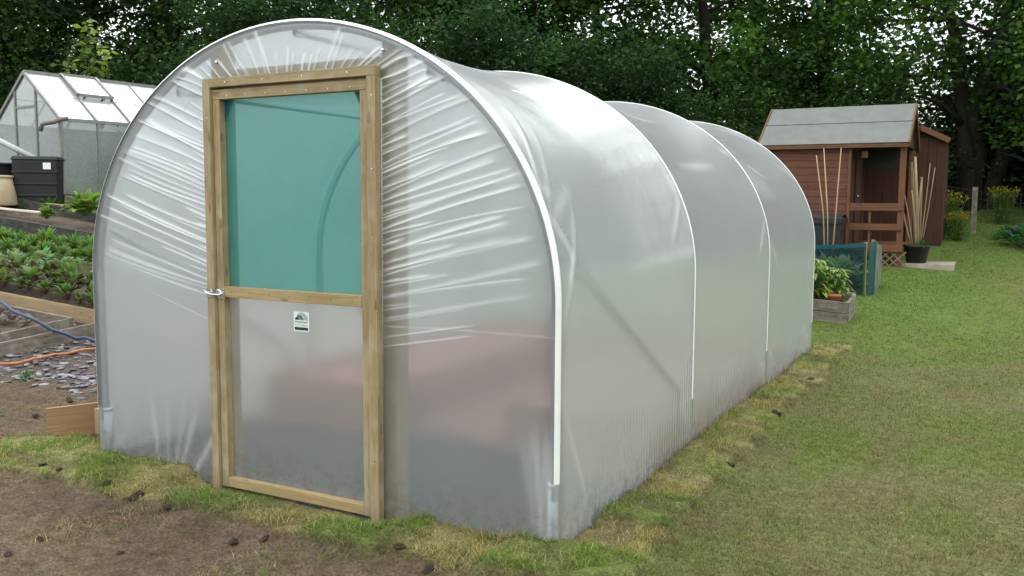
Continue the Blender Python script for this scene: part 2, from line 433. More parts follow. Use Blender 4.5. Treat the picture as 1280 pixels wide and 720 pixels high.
def masks(x, y):
    """soil, slate, turf, inside weights"""
    nb = fbm(x*1.3, y*1.3, 3, 4)-.5; nf = fbm(x*5, y*5, 9, 3)-.5
    inside = ((np.abs(x) < 1.5) & (y > -.02) & (y < 6.05)).astype(float)
    # turf strip round the base
    wob = .17*nf+.12*nb
    fr = ss(-.5, -.42, y+wob)*(1-ss(-.02, .02, y))*ss(-2.22, -2.1, x+wob)*(1-ss(1.86, 1.92, x+wob))
    sd_ = ss(1.47, 1.5, x)*(1-ss(1.8, 1.87, x+wob))*ss(-.46, -.4, y+wob)*(1-ss(6.3, 6.38, y))
    lf = (1-ss(-1.5, -1.47, x))*ss(-2.1, -2.0, x+wob)*ss(-.46, -.4, y+wob)*(1-ss(.05, .3, y+wob))
    turf = np.maximum(np.maximum(fr*(1-inside), sd_), lf)
    soil_f = (1-ss(.95, 1.95, x+.9*nb+.5*nf-.25*(y+.5)))*(1-ss(-.1, .2, y))
    soil_l = (1-ss(-1.7, -1.5, x))*(1-ss(2.6, 5.5, y+nb*2))*ss(-9, -6, x)
    soil = np.clip(np.maximum(soil_f, soil_l), 0, 1)
    slate = ss(-2.7, -3.5, x+nb*1.2)*ss(-6, -5, x)*ss(1.0, 1.35, y+nb*.5+nf*.3+.12*(x+4.5))*(1-ss(2.2, 2.5, y))
    return soil, slate, turf, inside, nb, nf

xs = axis(-3.2, 4.6, .032, 260.); ys = axis(-2.4, 7.0, .032, 300.)
GX, GY = np.meshgrid(xs, ys)
soil, slate, turf, inside, nb, nf = masks(GX, GY)
Z = terr(GX, GY)
near = 1-ss(9, 16, np.hypot(GX-3, GY+3))
fine = (fbm(GX*9, GY*9, 21, 4)-.5)
clod = np.clip(fbm(GX*14, GY*14, 31, 3)-.52, 0, 1)
Z = Z+near*((fbm(GX*.9, GY*.9, 41, 3)-.5)*.05*(1-inside)+fine*(.035*soil+.018)+clod*.10*soil*(1-turf))
piece = np.floor((np.where(GX > 1.45, GY, GX)+nb*.12)/.42)
ph = np.abs(np.sin(piece*12.9898)*43758.5453) % 1
doorway = (ss(-.75, -.5, GX)*(1-ss(.6, .85, GX))*ss(-.34, -.12, GY)*(1-ss(0, .05, GY)))
Z = Z+turf*(.03+.03*ph+.035*(fbm(GX*8, GY*8, 51, 4)-.4))*(1-.95*doorway)-.02*doorway
Z = np.where(inside > 0, np.minimum(Z, .0)-.01, Z)
# colours
lawn_g = np.array([.098, .128, .032]); lawn_o = np.array([.122, .128, .046]); lawn_b = np.array([.118, .10, .048])
far_g = np.array([.09, .145, .028])
dist = np.hypot(GX-3.08, GY+3.41)
g = lawn_g[None, None]*np.ones(GX.shape+(1,))
t1 = ss(.4, .62, fbm(GX*.8, GY*.8, 61, 4))[..., None]; g = g*(1-t1)+lawn_o*t1
worn = (ss(.30, .72, fbm(GX*3.1, GY*3.1, 71, 5))*(1-ss(1.9, 5.2, GX-.12*GY))*(1-ss(6, 9, GY)))[..., None]
g = g*(1-.7*worn)+lawn_b*.7*worn
fg = (ss(7.0, 12.5, dist)*(.55+.45*ss(.35, .6, fbm(GX*.5, GY*.5, 65, 3)))*ss(1.2, -.6, (GX-2.6)-.04*(GY-8))*.9)[..., None]
fg = np.maximum(fg, (ss(13, 17, dist)*.75)[..., None])
g = g*(1-fg)+far_g*fg
so_c = np.array([.118, .085, .056])*(.75+.5*fbm(GX*3, GY*3, 81, 4))[..., None]
sw = soil[..., None]; g = g*(1-sw)+so_c*sw
gw = (soil*ss(.56, .7, fbm(GX*2.6, GY*2.6, 85, 4))*.4)[..., None]; g = g*(1-gw)+np.array([.07, .066, .026])*gw
sw = slate[..., None]; sw = sw*.6; g = g*(1-sw)+np.array([.085, .078, .08])*sw
tcol = np.array([.22, .19, .08])*(1-ph[..., None])+np.array([.12, .15, .04])*ph[..., None]
tn = ss(.45, .65, fbm(GX*6, GY*6, 91, 3))[..., None]; tcol = tcol*(1-.5*tn)+np.array([.06, .042, .026])*.5*tn
tedge = (turf*(1-turf)*4)[..., None]; tcol = tcol*(1-.7*tedge)+np.array([.03, .02, .013])*.7*tedge
g = g*(1-turf[..., None])+tcol*turf[..., None]
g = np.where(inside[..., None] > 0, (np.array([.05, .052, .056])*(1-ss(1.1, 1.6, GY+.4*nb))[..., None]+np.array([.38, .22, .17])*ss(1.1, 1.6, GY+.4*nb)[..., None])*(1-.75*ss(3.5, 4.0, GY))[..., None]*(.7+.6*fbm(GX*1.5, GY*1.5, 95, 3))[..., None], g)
far = ss(40, 90, dist)[..., None]; g = g*(1-far)+np.array([.05, .07, .02])*far
V = np.stack([GX, GY, Z], -1).reshape(-1, 3)
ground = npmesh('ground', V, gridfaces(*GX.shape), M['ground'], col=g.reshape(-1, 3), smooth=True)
tag(ground, 'trodden lawn and bare brown soil around the polytunnel', 'ground', kind='structure')

def gz(x, y):
    """height of the built ground surface near the camera (bilinear on the grid)"""
    x = np.atleast_1d(np.asarray(x, float)); y = np.atleast_1d(np.asarray(y, float))
    i = np.clip(np.searchsorted(xs, x)-1, 0, len(xs)-2); j = np.clip(np.searchsorted(ys, y)-1, 0, len(ys)-2)
    a = (x-xs[i])/(xs[i+1]-xs[i]); b = (y-ys[j])/(ys[j+1]-ys[j])
    return (Z[j, i]*(1-a)+Z[j, i+1]*a)*(1-b)+(Z[j+1, i]*(1-a)+Z[j+1, i+1]*a)*b
def gz1(x, y): return float(gz(x, y)[0])

# ------------------------------------------------------------------ grass (uncountable)
def blades(name, x, y, L, wd, colr, lean, label):
    n = len(x); z = gz(x, y)-.004
    th = RNG.uniform(0, 2*PI, n); ph_ = RNG.uniform(0, 2*PI, n)
    wx = np.cos(th)*wd/2; wy = np.sin(th)*wd/2
    lx = np.cos(ph_)*lean*L; ly = np.sin(ph_)*lean*L; h = L*np.sqrt(np.clip(1-lean**2, .02, 1))
    b = np.stack([x, y, z], 1)
    v0 = b+np.stack([wx, wy, 0*wx], 1); v1 = b-np.stack([wx, wy, 0*wx], 1)
    m0 = b+np.stack([wx*.7+lx*.4, wy*.7+ly*.4, h*.62], 1); m1 = b+np.stack([-wx*.7+lx*.4, -wy*.7+ly*.4, h*.62], 1)
    t = b+np.stack([lx, ly, h], 1)
    V = np.stack([v0, v1, m1, m0, t], 1).reshape(-1, 3)
    k = np.arange(n)[:, None]*5
    F = np.concatenate([k+np.array([[0, 1, 2]]), k+np.array([[0, 2, 3]]), k+np.array([[3, 2, 4]])])
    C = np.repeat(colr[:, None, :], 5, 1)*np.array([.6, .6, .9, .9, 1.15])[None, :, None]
    o = npmesh(name, V, F, M['grass'], col=C.reshape(-1, 3))
    return tag(o, label, 'grass', kind='stuff')

def view_samples(n, d0, d1, spread=.75):
    d = d0*(d1/d0)**RNG.random(n); l = RNG.uniform(-spread, spread, n)*d
    return 3.08-.474*d+.88*l, -3.41+.88*d+.474*l, d

x, y, d = view_samples(460000, 2.7, 19)
so_, sl_, tu_, in_, nb_, nf_ = masks(x, y)
lawn = (1-so_)*(1-sl_)*(1-tu_)*(1-in_)
lawn = np.where(x < 1.3, lawn*(y > 6.2)*ss(-3, -1.5, x), lawn)
wornb = ss(.30, .72, fbm(x*3.1, y*3.1, 71, 5))*(1-ss(1.9, 5.2, x-.12*y))*(1-ss(6, 9, y))
den = .35+.65*ss(.35, .6, fbm(x*1.7, y*1.7, 101, 4))
keep = RNG.random(len(x)) < lawn*den*(1-.3*wornb)
keep &= ~((x > -.2) & (x < 2.3) & (y > 11.3) & (y < 15))
keep &= ~((x > .5) & (x < 1.68) & (y > 7.4) & (y < 8.1))
x, y, d, wornb = x[keep], y[keep], d[keep], wornb[keep]
n = len(x); k = RNG.random((n, 1)); far_ = ss(7, 12.5, d)[:, None]*ss(1.2, -.6, (x-2.6)-.04*(y-8))[:, None]
far_ = np.maximum(far_, ss(13, 17, d)[:, None]*.8)
k = k**1.3; cb = (np.array([.088, .145, .029])*(1-k)+np.array([.23, .26, .09])*k)
cb = cb*(1-far_)+(np.array([.085, .175, .03])*(1-k)+np.array([.17, .25, .06])*k)*far_
br = (RNG.random((n, 1)) < .14+.5*wornb[:, None]); cb = np.where(br, np.array([.30, .24, .12])*(.4+.8*k), cb)
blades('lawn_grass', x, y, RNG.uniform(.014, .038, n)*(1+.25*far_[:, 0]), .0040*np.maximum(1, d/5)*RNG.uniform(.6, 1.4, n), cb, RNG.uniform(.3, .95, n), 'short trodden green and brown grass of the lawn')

# turf strip and tufts in the soil
x, y, d = view_samples(600000, 2.9, 11)
so_, sl_, tu_, in_, nb_, nf_ = masks(x, y)
tuft = so_*ss(.6, .72, fbm(x*2.1, y*2.1, 111, 4))*.10
keep = RNG.random(len(x)) < np.maximum(tu_*(.06+.85*ss(.40, .62, fbm(x*6, y*6, 115, 4))), tuft)*np.where((np.abs(x-.05) < .65) & (y > -.16), .12, 1)
keep &= (in_ < .5)
x, y, d, nb_ = x[keep], y[keep], d[keep], nb_[keep]
n = len(x); k = RNG.random((n, 1))
pc = np.floor((np.where(x > 1.45, y, x)+nb_*.12)/.42); pg = (np.abs(np.sin(pc*12.9898)*43758.5453) % 1)[:, None]
pg = np.where((x < -1.1)[:, None], .75, pg)
gr = np.array([.09, .19, .03])*(1-k)+np.array([.20, .29, .06])*k; st = np.array([.46, .39, .17])*(.35+.9*k)
sel = RNG.random((n, 1)) < (.10+.75*ss(.42, .80, .45*pg+.75*fbm(x*4.5, y*4.5, 117, 4)[:, None]))
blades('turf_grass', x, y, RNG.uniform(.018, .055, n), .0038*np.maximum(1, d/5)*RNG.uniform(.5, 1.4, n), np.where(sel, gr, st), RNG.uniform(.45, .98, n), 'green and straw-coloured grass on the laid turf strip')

# slate chippings
n = 1900
x = RNG.uniform(-6.0, -2.4, n); y = RNG.uniform(.9, 2.5, n)
_, s_, _, _, _, _ = masks(x, y); keep = RNG.random(n) < s_*(.45+.6*ss(.4, .6, fbm(x*3, y*3, 131, 3))); x, y = x[keep], y[keep]; n = len(x)
a = RNG.uniform(.014, .05, n); b = a*RNG.uniform(.4, .8, n); th = RNG.uniform(0, PI, n); zz = gz(x, y)+RNG.uniform(.0, .012, n)
tx = RNG.normal(0, .12, n); ty = RNG.normal(0, .12, n)
ang = np.array([0, 1.0, 1.9, 3.1, 4.2, 5.3]); Vs = []
for lvl in (0, .007):
    px = np.cos(ang)[None]*a[:, None]*RNG.uniform(.7, 1.2, (n, 6)); py = np.sin(ang)[None]*b[:, None]
    X = x[:, None]+px*np.cos(th)[:, None]-py*np.sin(th)[:, None]; Y = y[:, None]+px*np.sin(th)[:, None]+py*np.cos(th)[:, None]
    Vs.append(np.stack([X, Y, zz[:, None]+lvl+px*tx[:, None]+py*ty[:, None]], -1))
V = np.concatenate(Vs, 1).reshape(-1, 3); k = np.arange(n)[:, None]*12
F = [k+np.array([[6, 7, 8, 9]]), k+np.array([[6, 9, 10, 11]])]+[k+np.array([[i, (i+1) % 6, 6+(i+1) % 6, 6+i]]) for i in range(6)]
cs = np.array([.20, .185, .195])*RNG.uniform(.45, 1.5, (n, 1))
tag(npmesh('slate_chippings', V, np.concatenate(F), M['slate'], col=np.repeat(cs, 12, 0)), 'loose grey slate chippings on the path beside the beds', 'slate chippings', kind='stuff')

# soil clods: countable lumps
def clod_mesh(seed):
    rr = random.Random(seed); mb = MB(); prof = []
    n, m_ = 9, 6; rings = []
    for i in range(m_+1):
        t = PI*i/m_; row = []
        for k in range(n):
            q = 2*PI*k/n; r = 1+rr.uniform(-.28, .28)
            row.append((math.sin(t)*math.cos(q)*r, math.sin(t)*math.sin(q)*r*.8, math.cos(t)*.55*r))
        rings.append(row+[row[0]])
    mb.sheet(rings, smooth=False); return mb
spots = [(-2.25, -.14, .028), (-.55, -1.02, .02), (-.9, -.42, .035), (-.62, -.46, .04), (-.35, -.5, .03), (-1.5, -.36, .03), (-1.3, -.40, .025), (.2, -.62, .035), (.32, -.56, .03),
         (.9, -.35, .03), (1.1, -.42, .035), (1.82, .85, .035), (1.84, 1.5, .03), (1.8, 2.9, .04), (1.78, 4.3, .035), (-.12, -.95, .018), (-.5, -1.2, .022), (.5, -1.0, .016), (-2.7, .4, .03), (-2.9, .8, .035), (-3.3, 1.0, .03)]
protos = []
for i, (cx, cy, r) in enumerate(spots):
    if i < 4:
        o = clod_mesh(i).build('soil_clod', M['clod']); protos.append(o)
    else:
        o = protos[i % 4].copy(); COL.objects.link(o)
    o.location = (cx, cy, gz1(cx, cy)+r*.3); r *= .8; o.scale = (r*1.2, r*random.uniform(.8, 1.3), r*.75); o.rotation_euler = (random.uniform(-.4, .4), random.uniform(-.4, .4), random.uniform(0, 6))
    tag(o, 'small dark crumbly clod of earth lying on the soil or turf', 'soil clod', 'dark soil clods around the tunnel')

# ------------------------------------------------------------------ polytunnel
W2, H, S, L = 1.482, 2.376, 1.068, 6.01
HOOPS = [0.0, 1.93, 3.97, 6.01]
def prof_pts(W=W2, Hh=H, s=S, n=140, z0=-.05):
    """even arc length points right ground -> over -> left ground, with outward normals"""
    t = np.linspace(0, PI, 600)
    x = np.concatenate([np.full(120, W), W*np.cos(t), np.full(120, -W)])
    z = np.concatenate([np.linspace(z0, s, 120, endpoint=False), s+(Hh-s)*np.sin(t), np.linspace(s, z0, 121)[1:]])
    dl = np.r_[0, np.cumsum(np.hypot(np.diff(x), np.diff(z)))]
    q = np.linspace(0, dl[-1], n); X = np.interp(q, dl, x); Zz = np.interp(q, dl, z)
    tx = np.gradient(X); tz_ = np.gradient(Zz); ln = np.hypot(tx, tz_)
    return X, Zz, tz_/ln, -tx/ln, dl[-1]

tunnel = empty('polytunnel', (0, 0, 0), 'long clear polythene tunnel with timber door frame and white banded hoops', 'polytunnel')
# cover
nT = 260
PX, PZ, NX, NZ, ARC = prof_pts(n=nT)
yv = np.concatenate([[-.018, -.013, -.006, 0, .006], np.linspace(.02, L, 420)])
shrink = np.concatenate([[.012, .005, .001, 0, 0], np.zeros(420)])
T, YY = np.meshgrid(np.arange(nT), yv)
bay = np.zeros_like(YY, float); bi = np.zeros_like(YY, int)
for k, (a, b) in enumerate(zip(HOOPS, HOOPS[1:])):
    u = np.clip((YY-a)/(b-a), 0, 1); mk = (YY >= a) & (YY <= b)
    bay = np.where(mk, 1-np.abs(2*u-1)**1.7, bay); bi = np.where(mk, k, bi)
zz = PZ[T]; top = ss(.55, 2.1, zz)
off = -bay*(.012+.055*top)
# film carries only lightly between hoops: broad ripples, and fine vertical gathers at the foot
off += bay*.010*(fbm(YY*.9, T/22., 5, 3)-.5)
low = ss(.62, .02, zz)
off += low*.0042*np.sin(YY*2*PI/.042+2.5*fbm(YY*2, T/80., 8, 2))*(.2+.9*ss(.35, .65, fbm(YY*1.3, T*0+2., 12, 2)))
# diagonal drag folds near the hoops
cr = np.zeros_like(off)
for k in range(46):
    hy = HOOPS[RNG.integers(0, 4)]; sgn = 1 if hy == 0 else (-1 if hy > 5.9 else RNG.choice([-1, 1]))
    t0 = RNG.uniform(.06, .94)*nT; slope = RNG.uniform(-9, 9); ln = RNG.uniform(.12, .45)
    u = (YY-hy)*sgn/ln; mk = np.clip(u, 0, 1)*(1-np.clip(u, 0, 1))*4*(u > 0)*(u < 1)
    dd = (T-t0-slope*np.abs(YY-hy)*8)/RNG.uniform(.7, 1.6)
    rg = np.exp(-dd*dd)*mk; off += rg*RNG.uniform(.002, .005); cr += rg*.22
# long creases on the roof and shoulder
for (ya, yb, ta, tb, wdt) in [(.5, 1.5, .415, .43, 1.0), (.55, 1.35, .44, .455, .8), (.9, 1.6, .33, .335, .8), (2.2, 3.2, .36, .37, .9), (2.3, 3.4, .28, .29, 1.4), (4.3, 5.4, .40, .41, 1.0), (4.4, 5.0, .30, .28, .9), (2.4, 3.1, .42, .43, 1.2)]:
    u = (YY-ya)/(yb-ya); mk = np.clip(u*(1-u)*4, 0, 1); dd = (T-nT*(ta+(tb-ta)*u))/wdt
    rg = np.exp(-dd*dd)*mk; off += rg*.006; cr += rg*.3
off -= shrink[:, None]*np.ones(nT)
V = np.stack([PX[T]+NX[T]*off, YY, zz+NZ[T]*off], -1).reshape(-1, 3)
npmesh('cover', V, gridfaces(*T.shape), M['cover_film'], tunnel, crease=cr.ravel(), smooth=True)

# end sheet: fan of pulls running from the door posts out to the hoop
XL, XR, ZT = -.49, .552, 2.092
def outer_path(x0, n):
    X, Zz, _, _, tot = prof_pts(W2-.012, H-.012, S, 4000, -.05)
    return X, Zz, np.r_[0, np.cumsum(np.hypot(np.diff(X), np.diff(Zz)))]
OX, OZ, OL = outer_path(0, 0)
iR = np.argmin(np.abs(OX-.80)+(OZ < S)*9); iL = np.argmin(np.abs(OX+.74)+(OZ < S)*9)
nS, nTop = 720, 240
vS = np.linspace(0, 1, nS)
inn = np.concatenate([np.stack([np.full(nS, XR), -.05+(ZT+.05)*vS], 1), np.stack([np.linspace(XR, XL, nTop+2)[1:-1], np.full(nTop, ZT)], 1), np.stack([np.full(nS, XL), -.05+(ZT+.05)*vS[::-1]], 1)])
ql = np.concatenate([OL[iR]*vS, np.linspace(OL[iR], OL[iL], nTop+2)[1:-1], OL[iL]+(OL[-1]-OL[iL])*vS])
out_ = np.stack([np.interp(ql, OL, OX), np.interp(ql, OL, OZ)], 1)
nU = 44; uu = np.linspace(0, 1, nU)
Pxy = inn[None]*(1-uu)[:, None, None]+out_[None]*uu[:, None, None]
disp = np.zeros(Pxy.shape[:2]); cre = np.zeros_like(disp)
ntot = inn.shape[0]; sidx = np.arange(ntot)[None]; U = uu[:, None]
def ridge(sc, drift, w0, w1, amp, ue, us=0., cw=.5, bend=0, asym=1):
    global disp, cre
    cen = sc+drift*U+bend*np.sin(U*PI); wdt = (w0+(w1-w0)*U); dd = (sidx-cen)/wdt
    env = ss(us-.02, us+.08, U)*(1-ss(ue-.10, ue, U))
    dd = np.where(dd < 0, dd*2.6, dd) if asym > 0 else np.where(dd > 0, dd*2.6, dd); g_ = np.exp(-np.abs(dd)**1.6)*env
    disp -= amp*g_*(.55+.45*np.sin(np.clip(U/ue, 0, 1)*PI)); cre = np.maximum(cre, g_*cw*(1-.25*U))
def fan(lo, hi, cnt, sgn, base):
    for k in range(cnt):
        v = lo+(hi-lo)*(k+RNG.uniform(-.55, .55))/(cnt-1); sc = base(v)
        big = RNG.random(); fade = float(.25+.75*ss(.44, .64, v))
        ridge(sc, sgn*RNG.uniform(-6, 16), RNG.uniform(1.3, 2.5), RNG.uniform(3.0, 9.0), RNG.uniform(.004, .009)*(.5+.8*big)*fade, RNG.uniform(.82, 1.02) if big > .38 else RNG.uniform(.15, .6), cw=RNG.uniform(.25, .95)*fade, bend=RNG.uniform(-5, 5), asym=sgn*(1 if RNG.random() < .8 else -1))
fan(.46, .995, 46, 1, lambda v: v*nS)
fan(.47, .995, 46, -1, lambda v: nS+nTop+nS*(1-v))
for k in range(24):
    ridge(nS+nTop*(k+RNG.uniform(.1, .9))/24., RNG.uniform(-9, 9), 1.2, RNG.uniform(1.5, 4.0), RNG.uniform(.003, .007), RNG.uniform(.45, .99), cw=RNG.uniform(.3, .9))
for v in (.425, .405, .46): ridge(v*nS, 10, 1.2, 3.5, .003, .6, cw=.25)
# single taut thread-like creases
ridge(.452*nS, -38, .9, .9, .0015, 1.05, cw=.4); ridge(nS+nTop+nS*(1-.425), -35, .9, .9, .0015, .55, cw=.5)
PXg, PZg = Pxy[..., 0], Pxy[..., 1]
# gathers where the sheet is buried
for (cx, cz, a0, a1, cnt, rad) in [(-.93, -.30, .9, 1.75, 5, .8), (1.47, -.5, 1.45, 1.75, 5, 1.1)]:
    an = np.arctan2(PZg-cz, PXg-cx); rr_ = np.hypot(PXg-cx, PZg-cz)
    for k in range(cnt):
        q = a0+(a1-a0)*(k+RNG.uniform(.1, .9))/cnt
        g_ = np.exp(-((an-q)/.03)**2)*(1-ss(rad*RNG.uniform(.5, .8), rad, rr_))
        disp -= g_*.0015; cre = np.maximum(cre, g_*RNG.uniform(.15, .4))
disp += .008*(fbm(PXg*2.3+5, PZg*2.3, 77, 3)-.5)*np.clip(U*(1-U)*4, 0, 1)
V = np.stack([PXg, -.018+disp, PZg], -1).reshape(-1, 3)
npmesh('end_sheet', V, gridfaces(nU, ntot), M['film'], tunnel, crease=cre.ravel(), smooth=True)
# far end sheet (plain) with its own frame
b = MB(); X, Zz, _, _, _ = prof_pts(W2-.012, H-.012, S, 60, -.05)
row0 = [(x, L+.004, -.05) for x in X]; row1 = [(x, L+.004, z) for x, z in zip(X, Zz)]
rows = [[(x, L+.004, -.05+(z+.05)*k/12) for x, z in zip(X, Zz)] for k in range(13)]
b.sheet(rows); b.build('far_end_sheet', M['door_film'], tunnel)

# hoops, tape, ground tubes
def hoop_curve(inset, n=70, z0=.22):
    X, Zz, nx, nz, _ = prof_pts(W2-inset, H-inset, S, n, z0); return X, Zz, nx, nz
for hy in HOOPS:
    yy = hy+(.012 if hy == 0 else (-.02 if hy > 5.9 else 0))
    X, Zz, nx, nz = hoop_curve(.026)
    MB().tube([(x, yy, z) for x, z in zip(X, Zz)], .02, 10).build('hoop', M['galv'], tunnel)
    X, Zz, nx, nz = hoop_curve(-.0025, 90, .30)
    hw = .0145 if hy == 0 else .012
    b = MB(); rows = []
    for x, z, a, c in zip(X, Zz, nx, nz): rows.append(([(x-a*.014, hy-.0245, z-c*.014), (x-a*.010, hy-.0225, z-c*.010), (x-a*.003, hy-.016, z-c*.003)] if hy == 0 else [(x-a*.006, hy-hw, z-c*.006)])+[(x, hy-hw*.5, z), (x, hy+hw*.5, z), (x-a*.006, hy+hw, z-c*.006)])
    b.sheet(rows); b.build('white_tape', M['tape'], tunnel)
    for sx in (-1, 1):
        g = MB().tube([(sx*(W2-.034), yy+.006, -.12), (sx*(W2-.034), yy+.006, .29)], .0255, 12).build('ground_tube', M['galv'], tunnel)
        MB().lathe([(.0265, 0), (.030, .004), (.030, .016), (.0265, .02)], 14, (sx*(W2-.034), yy+.006, .275)).build('collar', M['zinc'], g)
# ridge and side rails with brackets, brace bars
for (rx, rz) in ((.02, 2.325), (.80, 2.075), (-.80, 2.075)):
    MB().tube([(rx, .03, rz), (rx, L-.04, rz)], .0165, 10).build('roof_rail', M['galv'], tunnel)
    for hy in HOOPS:
        MB().box(rx-.014, rx+.014, hy+.03, hy+.08, rz-.02, rz+.035).build('rail_bracket', M['galv'], tunnel, .003)
for sx in (-1, 1):
    MB().tube([(sx*1.408, .06, 1.33), (sx*1.436, .50, 1.08), (sx*1.450, 1.62, .44), (sx*1.452, 1.67, .40), (sx*1.452, 1.675, -.05)], .0165, 9).build('brace', M['galv'], tunnel)

# timber door frame
def zhoop(x, inset=.03): return S+(H-S-inset)*math.sqrt(max(0, 1-(x/(W2-inset))**2))
MB().bar((-.462, .028, -.05), (-.462, .028, zhoop(.462)), .095, .07, (0, 1, 0)).build('post', M['pine'], tunnel, .003)
MB().bar((.606, .028, -.05), (.606, .045, zhoop(.606)), .095, .07, (0, 1, 0)).build('post', M['pine'], tunnel, .003)
MB().box(-.414, .558, -.006, .06, 2.075, 2.165).build('lintel', M['pine'], tunnel, .003)
MB().bar((-.486, -.047, -.03), (-.486, -.047, 2.118), .05, .045, (0, 1, 0)).build('batten', M['pine'], tunnel, .003)
MB().bar((.552, -.047, -.03), (.552, -.047, 2.072), .05, .045, (0, 1, 0)).build('batten', M['pine'], tunnel, .003)
MB().box(-.4605, .577, -.0695, -.0245, 2.0725, 2.1185).build('lintel_batten', M['pine'], tunnel, .003)
for (bx, bz) in [(-.452, 2.205), (.590, 2.19)]:
    b = MB(); pr = [(.0, -.012), (.013, -.010), (.011, .002), (.001, .006)]
    b.tube([(bx, -.020, bz), (bx, -.028, bz), (bx, -.031, bz)], [.0085, .008, .004], 12); b.build('bolt', M['zinc'], tunnel)
for z in (.25, .6, .95, 1.3, 1.65, 1.95):
    for bx in (-.486, .552):
        zz_, xx_ = z+random.uniform(-.05, .05), bx+random.uniform(-.008, .008)
        MB().tube([(xx_, -.0692, zz_), (xx_, -.0712, zz_)], .0034, 8).build('screw_head', M['zinc'], tunnel)
for bx in (-.35, -.1, .15, .42): MB().tube([(bx, -.0692, 2.095), (bx, -.0712, 2.095)], .0034, 8).build('screw_head', M['zinc'], tunnel)

# door
door = empty('door', (-.4585, -.03, 0)); door.parent = tunnel
dx0, dx1 = -.4585, .5235
def dbuild(mb, name, m, bevel=.003, par=None): return mb.build(name, m, par or door, bevel, shift=None if par else (-.4585, -.03, 0)) if not par else mb.build(name, m, par, bevel)
SH = (-.4585, -.03, 0)
def dpart(mb, name, m, bevel=.0025):
    return mb.build(name, m, door, bevel, shift=SH)
dpart(MB().bar((dx0+.024, -.03, .0), (dx0+.024, -.03, 2.012), .046, .042, (0, 1, 0)), 'stile', M['pine'])
dpart(MB().bar((dx1-.024, -.03, .0), (dx1-.024, -.03, 2.012), .046, .042, (0, 1, 0)), 'stile', M['pine'])
dpart(MB().box(dx0, dx1, -.052, -.009, 2.013, 2.062), 'top_rail', M['pine'])
dpart(MB().box(dx0+.0475, dx1-.0475, -.0535, -.012, 1.008, 1.062), 'middle_rail', M['pine_pale'])
dpart(MB().box(dx0+.0475, dx1-.0475, -.0500, -.010, .002, .052), 'bottom_rail', M['pine_pale'])
for z in (2.03, 1.035):   # staples and nail heads along the rails
    for k in range(7):
        b = MB(); xx_ = dx0+.1+k*.13; yy_ = -.0518 if z > 2 else -.0533
        b.tube([(xx_, yy_, z), (xx_, yy_-.002, z)], .003, 6); dpart(b, 'nail_head', M['zinc'] if z > 2 else M['redbrown'], 0)
# netting upper panel, film lower panel
def wavy(x0, x1, z0, z1, y0, amp, nx=60, nz=60, seed=0):
    gx, gz_ = np.meshgrid(np.linspace(x0, x1, nx), np.linspace(z0, z1, nz))
    e = np.clip(((gx-x0)*(x1-gx))/((x1-x0)/2)**2, 0, 1)*np.clip(((gz_-z0)*(z1-gz_))/((z1-z0)/2)**2, 0, 1)
    gy = y0+amp*(fbm(gx*3+seed, gz_*2.2, 200+seed, 3)-.5)*e**.5
    return np.stack([gx, gy, gz_], -1).reshape(-1, 3)-np.array(SH), gridfaces(nz, nx)
V, F = wavy(dx0+.03, dx1-.03, 1.04, 2.03, -.006, .016, seed=3)
npmesh('mesh_panel', V, F, M['teal'], door, smooth=True)
V, F = wavy(dx0+.03, dx1-.03, .03, 1.03, -.006, .02, seed=9)
npmesh('film_panel', V, F, M['door_film'], door, smooth=True)
for (cx, cz, sx, sz, mt) in [(dx0+.047, 1.007, 1, -1, 'galv'), (dx1-.047, 1.007, -1, -1, 'galv'), (dx0+.047, .053, 1, 1, 'white'), (dx1-.047, .053, -1, 1, 'white')]:
    b = MB(); b.poly([(cx, -.014, cz), (cx+sx*.07, -.014, cz), (cx, -.014, cz+sz*.085)]); dpart(b, 'corner_gusset', M['film'], 0)
for (cx, sx) in ((dx0+.047, 1), (dx1-.047, -1)):
    b = MB(); b.poly([(cx, -.014, 2.012), (cx+sx*.06, -.014, 2.012), (cx, -.014, 1.90)]); dpart(b, 'corner_gusset', M['cage_hem'], 0)
# hook latch
b = MB(); b.box(-.512, -.470, -.0745, -.0705, 1.005, 1.05); b.tube([(-.49, -.075, 1.03), (-.49, -.095, 1.03)], .006, 8)
b.tube([(-.505, -.094, 1.045), (-.49, -.097, 1.03), (-.46, -.09, 1.022), (-.42, -.078, 1.022), (-.395, -.076, 1.03)], .0045, 8)
b.box(-.455, -.405, -.056, -.0525, 1.0, 1.055)
b.tube([(-.43, -.056, 1.03), (-.425, -.075, 1.03)], .006, 8)
b.tube([(-.425+.016*math.cos(t), -.076, 1.03+.016*math.sin(t)) for t in np.linspace(0, 2*PI, 13)], .0045, 6, caps=False)
dpart(b, 'latch', M['zinc'], 0)
# sticker with its marks
sx0, sx1, sz0, sz1, sy = .026, .124, .860, .958, -.0175
b = MB(); b.poly([(sx0, sy, sz0), (sx1, sy, sz0), (sx1, sy, sz1), (sx0, sy, sz1)], 0)
wst = sx1-sx0
def arc(cx, cz, r0, r1, mi, yq):
    P0 = []; P1 = []
    for k in range(19):
        t = PI*k/18; P0.append((cx+r0*math.cos(t), yq, cz+r0*math.sin(t)*.9)); P1.append((cx+r1*math.cos(t), yq, cz+r1*math.sin(t)*.9))
    b.sheet([P0, P1], mi, False)
zb = sz0+.057
arc(sx0+.024, zb, .0, .0155, 1, sy-.0012)
def crescent(cx0, r0, cx1, r1, mi):
    P0 = []; P1 = []
    for k in range(19):
        t = PI*.62*k/18; P0.append((cx0+r0*math.cos(t), sy-.0012, zb+r0*.88*math.sin(t))); P1.append((cx1+r1*math.cos(t), sy-.0012, zb+r1*.88*math.sin(t)))
    b.sheet([P0, P1], mi, False)
